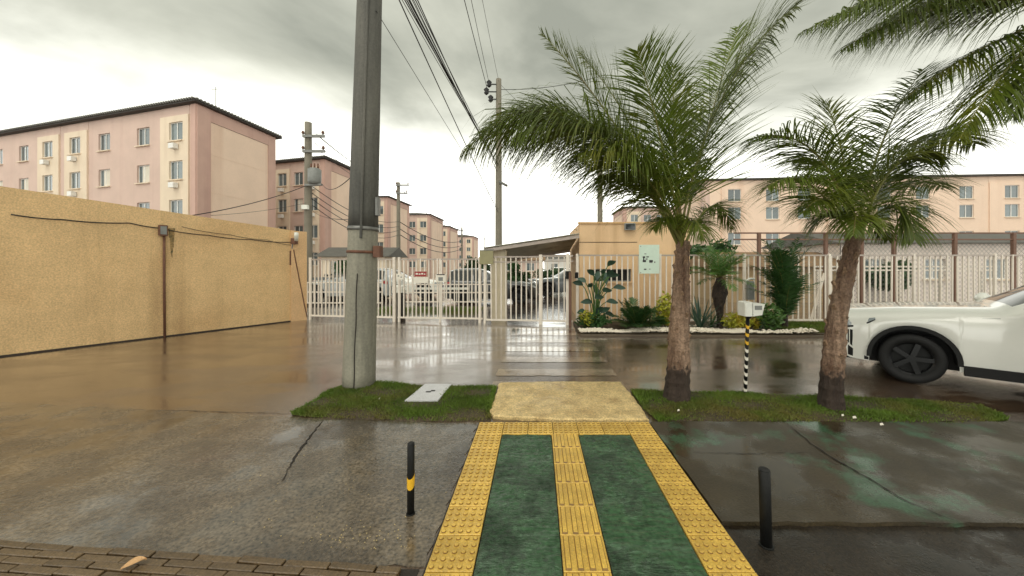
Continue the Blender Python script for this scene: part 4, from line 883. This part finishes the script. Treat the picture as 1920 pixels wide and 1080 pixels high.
palm('larger palm with a dark trunk base, nearer the tactile walkway', b1, t1, .140, .070, .30, fr1_, .95, 1, 140, wd=.0078)
b2 = G(1558, 768); t2 = P(1604, 440, b2.y)
fr2_ = [((1545, 215, .0), (1402, 262, -.1), 1.2, .9, 1.0), ((1520, 290, -.3), (1440, 350, -.5), 1.3, .85, .9), ((1555, 330, -.3), (1505, 400, -.5), 1.3, .6, .9), ((1700, 190, .1), (1830, 270, .2), 1.3, 1.0), ((1640, 250, .1), (1730, 130, .3), .5, .9, .9),
        ((1690, 330, -.2), (1715, 450, -.4), 1.3, .75, .9), ((1570, 280, .6), (1490, 300, 1.0), 1.3, .9, .9), ((1610, 360, -.4), (1600, 440, -.6), 1.3, .55, .8), ((1665, 310, .5), (1770, 350, .9), 1.2, .85), ((1585, 250, .2), (1545, 190, .4), .5, .8, .7),
        ((1560, 370, .1), (1520, 430, .2), 1.3, .55, .8), ((1645, 370, .0), (1665, 450, .1), 1.3, .5, .7), ((1655, 270, -.3), (1760, 290, -.5), 1.3, .9, .9)]
palm('slimmer palm leaning right, between the larger palm and white car', b2, t2, .112, .066, .22, fr2_, .82, 2, 120, lean_mid=-.07, wd=.0075)
b3 = Vector((5.35, 3.45, 0)); t3 = Vector((5.40, 3.50, 4.15))
fr3_ = [((1780, -90, .1), (1500, 62, .2), 1.6, .85, 1.2), ((1780, -40, -.1), (1575, 95, -.2), 1.6, .85, 1.1), ((1840, -60, .5), (1620, 60, .8), 1.6, .9), ((1850, 60, .0), (1690, 190, .0), 1.4, .8), ((1800, -150, .3), (1640, -60, .5), 1.2, .9),
        ((1760, -100, -.2), (1545, 45, -.3), 1.6, .85, 1.1), ((1900, 80, -.2), (1800, 260, -.3), 1.3, .8), ((2000, -250, .2), (1900, -300, .3), .8, .9), ((2200, -150, 0), (2400, 60, 0), 1.3, .9), ((2150, 50, -.3), (2250, 250, -.4), 1.3, .9), ((1960, 60, .6), (1900, 220, .9), 1.3, .8)]
palm('tall palm whose drooping fronds hang in at the upper right corner', b3, t3, .17, .13, .2, fr3_, .90, 3, 150, wd=.0078)

# ------------------------------------------------------------------ garden bed behind the kerb
bed = [g2(*p)[:2] for p in ((1083, 626), (1250, 628), (1400, 629), (1520, 630), (1700, 632), (1900, 633))] + [(14.0, 9.9), (1.0, 9.9)]
mb = MB(); mb.poly(bed, 0.0, .05); struct(mb.build('garden_bed', soil))
kerb = [(g2(1083, 627)[0], 8.22), (g2(1920, 634)[0], 7.96)]
mb = MB(); mb.beam((1.0, 8.18, .015), (11.0, 7.84, .015), .08, .03); struct(mb.build('kerb', mat('kerb_concrete', srgb(96, 84, 68), .6, .2, 6, .3, 60)))
bedg = [(5.9, 8.25), (11.5, 8.0), (12.5, 9.6), (5.9, 9.6)]
grass(bedg, 2600, 9, hmax=.11, z=.06, label='short bright grass strip in front of the right fence', name='lawn')
grass([(-5.9, 11.6), (-2.0, 11.6), (-2.0, 13.6), (-5.9, 13.6)], 900, 12, hmax=.10, z=.02, label='yellowish grass strip inside the gate behind the notices', name='lawn')
rp2 = np.random.default_rng(8); mbp = MB()
ico = [(0, 0, 1), (.9, 0, .3), (.28, .85, .3), (-.72, .53, .3), (-.72, -.53, .3), (.28, -.85, .3), (0, 0, -.5)]
icf = [(0,1,2),(0,2,3),(0,3,4),(0,4,5),(0,5,1),(1,6,2),(2,6,3),(3,6,4),(4,6,5),(5,6,1)]
def pebble_strip(x0, x1, n, yf, dep):
    for _ in range(n):
        x = rp2.uniform(x0, x1); u = (x-x0)/(x1-x0); wv_ = .55 + .3*math.sin(x*2.1+1) + .15*math.sin(x*5.3); dd = dep*(.3 + .7*wv_)
        y = yf + abs(rp2.normal(0, .5))*dd + .03; hgt = max(0, .11*(1-abs(y-yf-.2)/.5))*wv_*rp2.uniform(.3, 1.1); s = rp2.uniform(.02, .055); a = rp2.uniform(0, 6.28)
        mbp.add([(x + s*(vx*math.cos(a)-vy*math.sin(a)), y + s*(vx*math.sin(a)+vy*math.cos(a)), .055 + hgt*.8 + s*.7*vz) for vx, vy, vz in ico], icf)
pebble_strip(1.0, 3.0, 1200, 8.20, .6); pebble_strip(3.0, 5.0, 1900, 8.13, .9); pebble_strip(5.0, 6.4, 260, 8.06, .3)
o = mbp.build('white_pebbles', pebm); o['kind'] = 'stuff'; o['label'] = 'white pebbles edging the garden bed in front of the fence'; o['category'] = 'pebbles'

def blades(mb, base, n, ln, wd, el0, el1, r, curl=.5, seg=4, az=(0, 2*math.pi)):
    for _ in range(n):
        a = r.uniform(*az); e = r.uniform(el0, el1); d = Vector((math.cos(a)*math.cos(e), math.sin(a)*math.cos(e), math.sin(e))); q = Vector(base) + Vector((r.uniform(-.03, .03), r.uniform(-.03, .03), 0)); l = ln*r.uniform(.7, 1.1)
        s = Vector((-math.sin(a), math.cos(a), 0)); k0 = []; vs = []
        for j in range(seg+1):
            u = j/seg; ww = wd*(1-u)**.6*(.6+.8*u*(1-u)*2); vs += [q+s*ww, q-s*ww]; d = (d - Vector((0, 0, curl/seg))).normalized(); q = q + d*(l/seg)
        mb.add(vs, [(2*j, 2*j+1, 2*j+3, 2*j+2) for j in range(seg)])
def leaf_cloud(mb, c, rad, n, s, r, flat=1.0):
    for _ in range(n):
        d = Vector((r.gauss(0, 1), r.gauss(0, 1), r.gauss(0, 1))).normalized()*(r.random()**.4); p = Vector(c) + Vector((d.x*rad[0], d.y*rad[1], d.z*rad[2]))
        u = Vector((r.uniform(-1, 1), r.uniform(-1, 1), r.uniform(-.7, .7))).normalized(); v = u.cross(Vector((r.uniform(-1, 1), r.uniform(-1, 1), r.uniform(-1, 1)))).normalized(); k = s*r.uniform(.6, 1.3)
        mb.add([p-u*k, p+v*k*.35, p+u*k, p-v*k*.35], [(0,1,2,3)])
# 1 strelitzia-like plant with paddle leaves
r = random.Random(21); b = P(1117, 598, 9.0); b.z = .05
pl = thing('paddle_leaf_plant', 'upright plant with dark paddle leaves in front of the gatehouse slot window', 'plant', tuple(b))
st = MB(); 
for i in range(22):
    px, py = (1095+i*2.2+r.uniform(-10, 10), r.uniform(508, 590)) if i else (1140, 498)
    if i == 1: px, py = 1098, 530
    if i == 2: px, py = 1150, 540
    tip = P(px, py, 9.0 + r.uniform(-.3, .3)); a = b + Vector((r.uniform(-.08, .08), r.uniform(-.05, .05), 0)); pts = bez(a, Vector((a.x*.8+tip.x*.2, a.y, tip.z*.8)), tip, 6); st.tube(pts, .012, 5)
    d = (pts[-1]-pts[-2]).normalized(); d = (d + Vector((r.uniform(-.7, .7), r.uniform(-.5, .5), -.1))).normalized(); s = d.cross(Vector((0, -1, .3))).normalized(); lm = MB(); vs = []; q = tip.copy(); l = r.uniform(.22, .36)
    for j in range(7):
        u = j/6; ww = .075*math.sin(math.pi*(u*.9+.05)); nrm = s.cross(d); vs += [q+s*ww+nrm*.02, q, q-s*ww+nrm*.02]; d = (d-Vector((0, 0, .12))).normalized(); q = q+d*(l/6)
    lm.add(vs, [(3*j+k, 3*j+k+1, 3*j+k+4, 3*j+k+3) for j in range(6) for k in (0, 1)]); lm.build('leaf', leafb, pl, True)
st.build('stem', leafg, pl, True)
mb = MB(); leaf_cloud(mb, b+Vector((-.25, -.1, .25)), (.22, .2, .2), 160, .06, r); o = mb.build('yellow_undergrowth', leafy, pl)
mb = MB(); leaf_cloud(mb, b+Vector((.05, -.1, .2)), (.35, .25, .18), 260, .07, r); mb.build('low_foliage', leafd, pl)
# 2 feathery low cycad-like shrub
def cycad(label, px, py, Y, n, ln, m, seed, el=(.35, 1.2), name='feathery_shrub', LL=.16, nl=26):
    r = random.Random(seed); b = P(px, py, Y); b.z = .06; t = thing(name, label, 'plant', tuple(b))
    for i in range(n):
        a = 2*math.pi*i/n + r.uniform(-.2, .2); e = r.uniform(*el); l = ln*r.uniform(.75, 1.1); d = Vector((math.cos(a)*math.cos(e), math.sin(a)*math.cos(e), math.sin(e))); tip = d*l*1.0 + Vector((0, 0, -l*.25*math.cos(e)))
        me = frond_mesh(bez(Vector((0, 0, 0)), d*l*.6, tip, 7), LL, nl, seed*50+i, .4, wd=.012, stem=.010, t0=.12, mleaf=m); o = bpy.data.objects.new('frond', me); COL.objects.link(o); o.parent = t
    return t
cycad('low feathery dark green shrub on the pebbles below the mint notice board', 1195, 618, 8.75, 34, .85, leafd, 31, LL=.24, nl=30)
cycad('small feathery shrub beside the larger palm trunk, behind the pebbles', 1228, 616, 9.0, 16, .55, leafg, 32)
# 3 yellow-green bush
def bush(label, px, py, Y, rad, n, s, m, seed, name='leafy_bush'):
    r = random.Random(seed); b = P(px, py, Y); b.z = .05; t = thing(name, label, 'plant', tuple(b)); mb = MB()
    leaf_cloud(mb, b+Vector((0, 0, rad[2]*.95)), rad, n, s, r); mb.build('foliage', m, t); st = MB()
    for i in range(5): st.tube([b, b+Vector((r.uniform(-.6, .6)*rad[0], r.uniform(-.4, .4)*rad[1], rad[2]*r.uniform(1, 1.5)))], [.012, .005], 5)
    st.build('stem', twig, t); return t
bush('bright yellow-green upright bush against the larger palm trunk', 1247, 612, 9.0, (.22, .2, .46), 420, .07, leafy, 41)
bush('yellow-green low bush left of the striped post', 1376, 618, 8.8, (.32, .25, .20), 420, .06, leafy, 42)
bush('low reddish-yellow bush behind the striped intercom post', 1408, 619, 8.7, (.25, .2, .22), 320, .06, leafy, 43)
bush('mid-green bush at the foot of the tall dark feathery palm', 1440, 622, 8.6, (.36, .3, .34), 600, .07, leafg, 44)
bush('small dark green bush left of the agave by the fence', 1100, 612, 8.9, (.3, .2, .16), 260, .06, leafd, 45)
# 4 agave
r = random.Random(51); b = P(1312, 622, 8.6); b.z = .06; t = thing('agave', 'dark spiky agave beside the larger palm trunk on the white pebbles', 'plant', tuple(b))
for k in range(30):
    mb = MB(); blades(mb, b, 1, .85, .034, .5, 1.35, r, .35); mb.build('leaf', leafb, t)
r = random.Random(52); b = P(1333, 622, 8.9); b.z = .06; t = thing('agave', 'smaller spiky agave just left of the small shaggy palm', 'plant', tuple(b))
for k in range(22):
    mb = MB(); blades(mb, b, 1, .62, .028, .3, 1.3, r, .35); mb.build('leaf', leafd, t)
# 5 small palm with shaggy trunk
b = P(1349, 615, 8.9); b.z = .05; t = thing('dwarf_palm', 'small palm with shaggy dark trunk and mop of arching leaves', 'palm tree', tuple(b)); r = random.Random(61)
mb = MB(); pts = [b + Vector((0.012*math.sin(i), 0, 1.28*i/10)) for i in range(11)]; mb.tube(pts, [.07, .065, .065, .075, .10, .13, .16, .17, .15, .11, .06], 12); mb.v = [(x+r.uniform(-.02, .02), y+r.uniform(-.02, .02), z+r.uniform(-.02, .02)) for x, y, z in mb.v]; mb.build('trunk', barkd, t)
mb = MB(); 
for i in range(120): z = r.uniform(.45, 1.15); a = r.uniform(0, 6.28); q = b+Vector((.13*math.cos(a), .13*math.sin(a), z)); blades(mb, q, 1, .14, .012, -.9, .6, r, .5, 2, (a-.3, a+.3))
mb.build('old_leaf_fibre', barkd, t)['kind'] = 'stuff'
for i in range(34):
    a = 2*math.pi*i/34*3.1; e = r.uniform(.05, 1.35); l = r.uniform(.8, 1.05); d = Vector((math.cos(a)*math.cos(e), math.sin(a)*math.cos(e), math.sin(e))); tip = d*l + Vector((0, 0, -.30*math.cos(e)))
    o0 = Vector((0, 0, 1.22)); me = frond_mesh([o0+v for v in bez(Vector((0, 0, 0)), d*l*.65, tip, 7)], .26, 28, 6100+i, .5, wd=.008, stem=.008, t0=.15, mleaf=leafg); o = bpy.data.objects.new('frond', me); COL.objects.link(o); o.parent = t
# 6 tall dark feathery palm clump
b = P(1472, 622, 8.75); b.z = .05; t = thing('feather_palm', 'tall dark feathery palm clump in front of the fence, left of the leaning palm', 'palm tree', tuple(b)); r = random.Random(71)
for i in range(46):
    a = r.uniform(0, 6.28); l = r.uniform(1.0, 2.6); out = r.uniform(.25, 1.0); tip = Vector((math.cos(a)*out, math.sin(a)*out*.7, l*r.uniform(.75, 1.0))); c0 = Vector((math.cos(a)*.08, math.sin(a)*.08, l*.75))
    me = frond_mesh(bez(Vector((0, 0, 0)), c0, tip, 9), .30, 38, 7100+i, .7, wd=.011, stem=.010, t0=.18, mleaf=leafd); o = bpy.data.objects.new('frond', me); COL.objects.link(o); o.parent = t
MB().tube([b, b+Vector((0, 0, .9))], [.07, .04], 10).build('trunk', barkd, t)

# intercom post with black and yellow stripes
ib = G(1397, 741); t = thing('intercom_post', 'black and yellow striped post with a white intercom box on the verge', 'post', (ib.x, ib.y, 0))
zt = (741-590)*ib.y/F; mb = MB(); mb.tube([(ib.x, ib.y, 0), (ib.x+.035, ib.y, zt)], .020, 12); mb.build('shaft', black, t, True)
nb = 9
for i in range(nb):
    z0 = .06 + i*(zt-.12)/nb; x = ib.x + .035*z0/zt; mb = MB(); n = 12; vs = []
    for j in range(n+1):
        a = 2*math.pi*j/n; vs += [(x+.0212*math.cos(a), ib.y+.0212*math.sin(a), z0+.020*math.sin(a)), (x+.0212*math.cos(a), ib.y+.0212*math.sin(a), z0+.04+.020*math.sin(a))]
    mb.add(vs, [(2*j, 2*j+2, 2*j+3, 2*j+1) for j in range(n)]); mb.build('stripe', signwhite if i < 6 else ybright, t)
c = Vector((ib.x+.068, ib.y, zt+.065)); hb = MB().bbox((c.x-.115, c.y-.09, c.z-.075), (c.x-.02, c.y+.09, c.z+.10), .012).build('housing', whitep, t)
hb2 = MB(); hb2.add([(c.x-.02, c.y-.085, c.z-.075), (c.x+.09, c.y-.085, c.z-.06), (c.x+.125, c.y-.085, c.z+.075), (c.x-.02, c.y-.085, c.z+.085), (c.x-.02, c.y+.085, c.z-.075), (c.x+.09, c.y+.085, c.z-.06), (c.x+.125, c.y+.085, c.z+.075), (c.x-.02, c.y+.085, c.z+.085)], [(0,1,2,3),(1,5,6,2),(5,4,7,6),(3,2,6,7),(0,4,5,1)]); hb2.build('card_reader', whitep, t)
MB().box((c.x+.0, c.y-.09, c.z+.005), (c.x+.085, c.y-.0855, c.z+.055)).build('keypad', greybox, t)
MB().tube([(ib.x+.037, ib.y, zt-.06), (c.x+.04, c.y, c.z-.06)], .008, 6).build('brace', black, t)
MB().tube([(ib.x, ib.y, 0), (ib.x, ib.y, .05)], [.05, .035], 12).build('footing', groutm, t)
# hooded dark post box on the fence behind it
ph = thing('fence_post_box', 'dark post box with a curved white hood on the garden fence', 'lamp', tuple(P(1406, 545, 9.6)))
c = P(1407, 545, 9.6); MB().bbox((c.x-.10, c.y-.06, c.z-.24), (c.x+.09, c.y+.05, c.z+.26), .03).build('housing', greybox, ph)
MB().tube([c+Vector((-.13, -.02, .16)), c+Vector((-.12, -.02, .27)), c+Vector((-.04, -.02, .32)), c+Vector((.10, -.02, .32))], .028, 8).build('hood', whitep, ph, True)
MB().beam(c+Vector((0, .05, .1)), c+Vector((0, .13, .1)), .06, .04).build('bracket', steel, ph)
# propped white board behind the fence
tag(MB().beam(P(1520, 603, 10.2), P(1546, 512, 10.3), .05, .05).build('leaning_plank', barm, org=tuple(P(1520, 603, 10.2))), 'white plank leaning behind the fence beside the slimmer palm', 'plank')

# court fence with brown posts behind the garden fence
ct = thing('court_fence', 'brown framed wire mesh court fence behind the garden fence on the right', 'fence', (5.7, 13.0, 0))
Yc = 13.0
for px in (1423, 1548, 1615, 1676, 1790, 1900):
    x = (px-VX)*Yc/F; MB().bbox((x-.055, Yc-.055, 0), (x+.055, Yc+.055, H+62*Yc/F), .01).build('post', brownp, ct)
xa, xb = (1376-VX)*Yc/F, (1920-VX)*Yc/F
for py in (437, 449): MB().beam((xa, Yc, H+(VY-py)*Yc/F), (xb, Yc, H+(VY-py)*Yc/F), .05, .05).build('rail', brownp, ct)
mb = MB(); zt = H + 49*Yc/F; stp = .16
x = xa
while x < xb: mb.beam((x, Yc+.03, .1), (min(x+zt, xb+1), Yc+.03, .1+min(zt, xb+1-x)), .005, .005); mb.beam((x, Yc+.034, zt), (min(x+zt, xb+1), Yc+.034, zt-min(zt, xb+1-x)), .005, .005); x += stp
o = mb.build('wire_mesh', steel, ct); o['kind'] = 'stuff'
# white double rail at the court
for z in (1.35, 1.52):
    pass
crt = thing('court_railing', 'white double railing with posts behind the fence above the car', 'railing', (7.0, 14.0, 0))
for z in (1.42, 1.56): MB().beam((10.9, 14.0, z), (18, 14.0, z), .05, .06).build('rail', barm, crt)
for x in (11.0, 12.6, 14.2, 15.8, 17.4): MB().box((x-.04, 13.96, 0), (x+.04, 14.04, 1.38)).build('post', barm, crt)

# ------------------------------------------------------------------ trees inside the estate
def tree(label, x, y, h, rad, n, s, m, seed):
    r = random.Random(seed); t = thing('small_tree', label, 'tree', (x, y, 0)); mb = MB(); tr = MB(); tr.tube([(x, y, 0), (x+.05, y, h*.3), (x, y, h*.55)], [.11, .08, .05], 8)
    for i in range(14):
        d = Vector((r.gauss(0, 1), r.gauss(0, 1), r.gauss(0, .8))).normalized()*r.uniform(.3, .85); c = Vector((x+d.x*rad, y+d.y*rad, h*.62+d.z*h*.36)); tr.tube([(x, y, h*.4), tuple(c)], [.03, .01], 5)
        leaf_cloud(mb, c, (rad*.42, rad*.42, rad*.32), n, s, r)
    tr.build('trunk', twig, t); mb.build('crown', m, t); return t
tree('dark green tree behind the gate right of the thick pole base', -9.3, 17.5, 2.35, .6, 120, .11, leafd, 1)
tree('dark tree behind the gate left of the awning column', -3.4, 19.5, 2.2, .75, 130, .12, leafd, 2)
tree('dark leafy tree right of the awning column behind the gate', -1.1, 17.0, 1.75, .7, 130, .11, leafd, 3)
tree('rounded dark tree beyond the pedestrian gate', 0.9, 22.0, 1.35, 1.1, 150, .12, leafd, 4)
tree('dark green tree behind the court fence beside the brown post', 9.6, 20, 3.2, 1.5, 170, .16, leafd, 5)
tree('dark tree left of the brown court post by the peach block', 11.6, 30, 4.1, 1.5, 160, .2, leafg, 6)
tree('low dark tree behind the fence near the white car', 15.2, 15.2, 1.9, .9, 150, .12, leafd, 7)

# ------------------------------------------------------------------ cars
def car_tree(name, label, group, paint, L0=-.86, L1=3.42, wb_=2.62, hood=1.0, roof=1.60, wdt=.895, detail=1):
    t = thing(name, label, 'car', (0, 0, 0), group)
    Rw, Ra = .335, .425; zb = .24
    def interp(x, ks): return float(np.interp(x, [k[0] for k in ks], [k[1] for k in ks]))
    topk = [(L0, .70), (L0+.05, .84), (L0+.14, .925), (L0+.35, hood-.045), (-.1, hood+.005), (.45, hood+.04), (.80, hood+.06), (1.62, roof-.05), (1.9, roof), (2.7, roof-.01), (2.98, roof-.09), (L1-.12, hood+.02), (L1-.05, hood-.04), (L1, .70)]
    belt = [(L0, .62), (L0+.05, .72), (L0+.2, .80), (-.3, hood-.13), (.5, hood-.06), (1.0, hood-.03), (2.9, hood+.02), (L1-.1, hood-.03), (L1, .64)]
    wk = [(L0, .52), (L0+.03, .62), (L0+.09, .72), (L0+.2, .80), (L0+.4, .86), (-.1, wdt), (2.6, wdt), (L1-.35, wdt-.03), (L1-.1, wdt-.11), (L1-.03, wdt-.2), (L1, wdt-.3)]
    xs = sorted(set([round(v, 4) for v in np.linspace(L0, L1, 72)] + [round(c+Ra*math.cos(a), 4) for c in (0, wb_) for a in np.linspace(0, math.pi, 19)] + [round(L0+d, 4) for d in (.01, .03, .05, .09, .14, .2)]))
    def low(x):
        z = zb + (.10*max(0, (L0+.25-x)/.25))
        for c in (0, wb_):
            if abs(x-c) < Ra: z = max(z, Rw + math.sqrt(max(0, Ra**2-(x-c)**2)))
        return z
    secs = []
    for x in xs:
        ww = interp(x, wk); b_ = interp(x, belt); tp = max(interp(x, topk), b_+.03); lo = min(low(x), b_-.06); cab = max(0, min(1, (tp-b_-.16)/.35)); flare = 0
        for c in (0, wb_): flare = max(flare, .018*max(0, 1-abs(abs(x-c)-Ra)/.10) if lo > .3 else 0)
        p = [(ww*.965+flare, lo), (ww+flare, lo+(b_-lo)*.35), (ww, lo+(b_-lo)*.75), (ww*.975, b_),
             (ww*(.90*(1-cab)+.945*cab), b_+(tp-b_)*(.45*(1-cab)+.06*cab)), (ww*(.72*(1-cab)+.76*cab), b_+(tp-b_)*(.85*(1-cab)+.86*cab)), (ww*(.45*(1-cab)+.60*cab), b_+(tp-b_)*.975), (0, tp)]
        secs.append(p)
    npt = 8; body = MB(); glass = {'windscreen': MB(), 'rear_window': MB(), 'side_window': MB(), 'side_window2': MB()}
    def vert(i, j, sg): y, z = secs[i][j]; return (xs[i], sg*y, z)
    for sg in (-1, 1):
        for i in range(len(xs)-1):
            xm = (xs[i]+xs[i+1])/2
            for j in range(npt-1):
                q = [vert(i, j, sg), vert(i+1, j, sg), vert(i+1, j+1, sg), vert(i, j+1, sg)]
                if sg > 0: q = q[::-1]
                if j == 4 and 1.18 < xm < 2.95 and not 1.92 < xm < 2.0: (glass['side_window'] if sg < 0 else glass['side_window2']).quad(*q)
                elif j >= 5 and .86 < xm < 1.60: glass['windscreen'].quad(*q)
                elif j >= 5 and 3.0 < xm < L1-.16: glass['rear_window'].quad(*q)
                else: body.quad(*q)
    for i in (0, len(xs)-1):
        pts = [vert(i, j, -1) for j in range(npt)] + [vert(i, j, 1) for j in range(npt-2, -1, -1)]; body.add(pts, [tuple(range(len(pts)))])
    def weld(mb):
        d = {}; vs = []; mp = []
        for v in mb.v:
            k = tuple(round(c, 4) for c in v)
            if k not in d: d[k] = len(vs); vs.append(v)
            mp.append(d[k])
        mb.v = vs; mb.f = [f2 for f2 in (tuple(dict.fromkeys(mp[i] for i in f)) for f in mb.f) if len(f2) > 2]; return mb
    weld(body).build('body', paint, t, True)
    for k, g in glass.items(): weld(g).build(k.replace('2', ''), carglass, t, True)
    ub = MB(); ub.box((L0+.12, -.60, .20), (L1-.12, .60, .62)); ub.box((L0+.45, -.55, .62), (L1-.5, .55, .80)); ub.build('underbody', blackrub, t)
    if detail:
        for c in (0, wb_):
            for sg in (-1, 1):
                prev = None; arch = MB()
                for a in np.linspace(-.05, math.pi+.05, 21):
                    q = [(c+(Ra+.03)*math.cos(a), sg*(wdt+.006), Rw+(Ra+.03)*math.sin(a)), (c+(Ra-.02)*math.cos(a), sg*(wdt+.004), Rw+(Ra-.02)*math.sin(a)), (c+(Ra-.02)*math.cos(a), sg*(wdt-.2), Rw+(Ra-.02)*math.sin(a))]
                    if prev: arch.quad(prev[0], q[0], q[1], prev[1]); arch.quad(prev[1], q[1], q[2], prev[2])
                    prev = q
                arch.build('wheel_arch_trim', blackrub, t, True)
        for sg in (-1, 1): MB().box((Ra+.03, sg*wdt-.03, .21), (wb_-Ra-.03, sg*wdt+.012, .33)).build('sill_trim', blackrub, t)
    # wheels
    ty = MB(); n = 28; prof = [(-.10, .22), (-.11, .28), (-.10, .325), (-.07, .335), (.07, .335), (.10, .325), (.11, .28), (.10, .22)]; vs = []
    for k in range(n):
        a = 2*math.pi*k/n; vs += [(rr_*math.cos(a), yy, rr_*math.sin(a)) for yy, rr_ in prof]
    ty.add(vs, [(k*8+j, k*8+(j+1) % 8, ((k+1) % n)*8+(j+1) % 8, ((k+1) % n)*8+j) for k in range(n) for j in range(8)]); tym = ty.mesh('tyre', blackrub, True)
    rim = MB(); 
    for k in range(5):
        a = 2*math.pi*k/5; M = Matrix.Rotation(a, 4, 'Y'); rim.box((.02, -.085, -.028), (.21, -.055, .028), M)
    vs = []
    for k in range(n): a = 2*math.pi*k/n; vs += [(.222*math.cos(a), -.09, .222*math.sin(a)), (.200*math.cos(a), -.07, .200*math.sin(a)), (.200*math.cos(a), .02, .200*math.sin(a))]
    rim.add(vs, [(k*3+j, ((k+1) % n)*3+j, ((k+1) % n)*3+j+1, k*3+j+1) for k in range(n) for j in (0, 1)]); rim.tube([(0, -.095, 0), (0, .05, 0)], [.045, .06], 12); rimme = rim.mesh('rim', rimm)
    hub = MB().tube([(0, .0, 0), (0, .03, 0)], .2, 16).mesh('brake_disc', black)
    for c in (0, wb_):
        for sg in (-1, 1):
            o = bpy.data.objects.new('wheel', tym); COL.objects.link(o); o.parent = t; o.location = (c, sg*(wdt-.13), Rw); o.rotation_euler = (0, 0, 0 if sg < 0 else math.pi)
            for nm, me in (('rim', rimme), ('brake_disc', hub)): o2 = bpy.data.objects.new(nm, me); COL.objects.link(o2); o2.parent = o
    # lamps, vents, trim follow the nose outline
    def nose(x, j, sg, d=.004): i = min(range(len(xs)), key=lambda k: abs(xs[k]-x)); y, z = secs[i][j]; return y, z
    def patch(nm, m, pts_, sg, d=.008):              # a small panel laid on the flank: list of (x, height fraction low/high)
        mb = MB(); vs = []
        for x, z0, z1 in pts_:
            for z in (z0, (z0+z1)/2, z1):
                i = max(k for k in range(len(xs)) if xs[k] <= x+1e-6); sec = secs[i]; ysec = None
                for j in range(6):
                    (ya, zaa), (yb, zbb) = sec[j], sec[j+1]
                    if zaa <= z <= zbb: ysec = ya+(yb-ya)*(z-zaa)/max(1e-6, zbb-zaa)
                if ysec is None: ysec = sec[0][0]
                vs.append((x - (d if x < L0+.12 else 0), sg*(ysec+d), z))
        k = len(pts_); fs = [(3*i+a, 3*i+a+1, 3*i+a+4, 3*i+a+3) for i in range(k-1) for a in (0, 1)]; mb.add(vs, fs); return mb.build(nm, m, t, True)
    for sg in (-1, 1):
        hl = patch('headlight', lampm, [(L0+.03, .62, .69), (L0+.09, .66, .73), (L0+.14, .69, .765), (L0+.20, .71, .79), (L0+.27, .725, .815), (L0+.36, .755, .835), (L0+.44, .80, .85), (L0+.50, .84, .862)], sg, .006)
        if detail:
            patch('headlight_trim', black, [(L0+.03, .60, .622), (L0+.09, .638, .662), (L0+.14, .668, .692), (L0+.20, .688, .712), (L0+.27, .70, .728), (L0+.36, .732, .758), (L0+.44, .782, .803), (L0+.50, .828, .842)], sg, .009)
            patch('air_vent', black, [(L0+.205, .47, .655), (L0+.225, .45, .66), (L0+.245, .43, .66), (L0+.265, .42, .655)], sg, .006)
            patch('bumper_trim', blackrub, [(L0, .34, .56), (L0+.05, .33, .55), (L0+.10, .32, .53), (L0+.16, .30, .48), (L0+.22, .28, .42), (L0+.29, .26, .36), (L0+.36, .25, .31), (L0+.43, .25, .29)], sg, .012)
            patch('bonnet_gap', black, [(L0+.5, .868, .872), (-.2, .885, .889), (.2, .915, .919), (.75, .95, .954)], sg, .002)
        mr = MB(); mr.tube([(1.0, sg*(wdt-.02), hood+.06), (.98, sg*(wdt+.10), hood+.09), (1.0, sg*(wdt+.20), hood+.09)], [.03, .09, .07], 10); mr.build('door_mirror', paint, t, True)
        for xh in (1.75, 2.65): MB().box((xh, sg*(wdt+.004)-.008, hood-.14), (xh+.17, sg*(wdt+.004)+.012, hood-.11)).build('door_handle', paint, t)
        for xd in (1.02, 1.96): MB().box((xd-.004, sg*wdt-.004, .36), (xd+.004, sg*wdt+.003, hood-.04)).build('door_gap', black, t)
        patch('tail_light', signred, [(L1-.3, .80, .92), (L1-.2, .78, .92), (L1-.1, .76, .90)], sg)
    MB().box((L0-.008, -.42, .40), (L0+.02, .42, .58)).build('grille', black, t)
    return t
suv = car_tree('parked_car', 'white parked car with black arch trim at the right edge', None, carw)
suv.location = (5.63, 5.50, 0); suv.rotation_euler = (0, 0, R(-40))
sm = car_tree('parked_car', 'silver car parked behind the left gate leaf', 'cars parked inside the estate', cars, L0=-.75, L1=3.2, wb_=2.5, hood=.92, roof=1.48, wdt=.84, detail=0)
spots = [((-9.9, 16.6), 5, cars, 'silver car parked behind the left gate leaf'), ((-5.6, 18.2), 185, carw, 'white car parked behind the gate leaf with the notices'), ((-3.9, 24.5), 92, carg, 'graphite car parked near the dark tree left of the column'),
         ((-.7, 15.6), 178, carr, 'dark grey car behind the awning column and fence panel'), ((.25, 19.0), 20, carg, 'graphite car seen through the pedestrian gate'), ((1.6, 27.5), 80, carw, 'white car farther back through the pedestrian gate'), ((-12.6, 21.5), 80, carg, 'graphite car beside the low cream building behind the gate')]
for i, ((x, y), a, pm, lb) in enumerate(spots):
    c = sm if i == 0 else copy_tree(sm); c.location = (x, y, 0); c.rotation_euler = (0, 0, R(a)); c['label'] = lb
    for ch in c.children:
        if ch.name.split('.')[0] in ('body', 'door_mirror', 'door_handle'): ch.material_slots[0].link = 'OBJECT'; ch.material_slots[0].material = pm
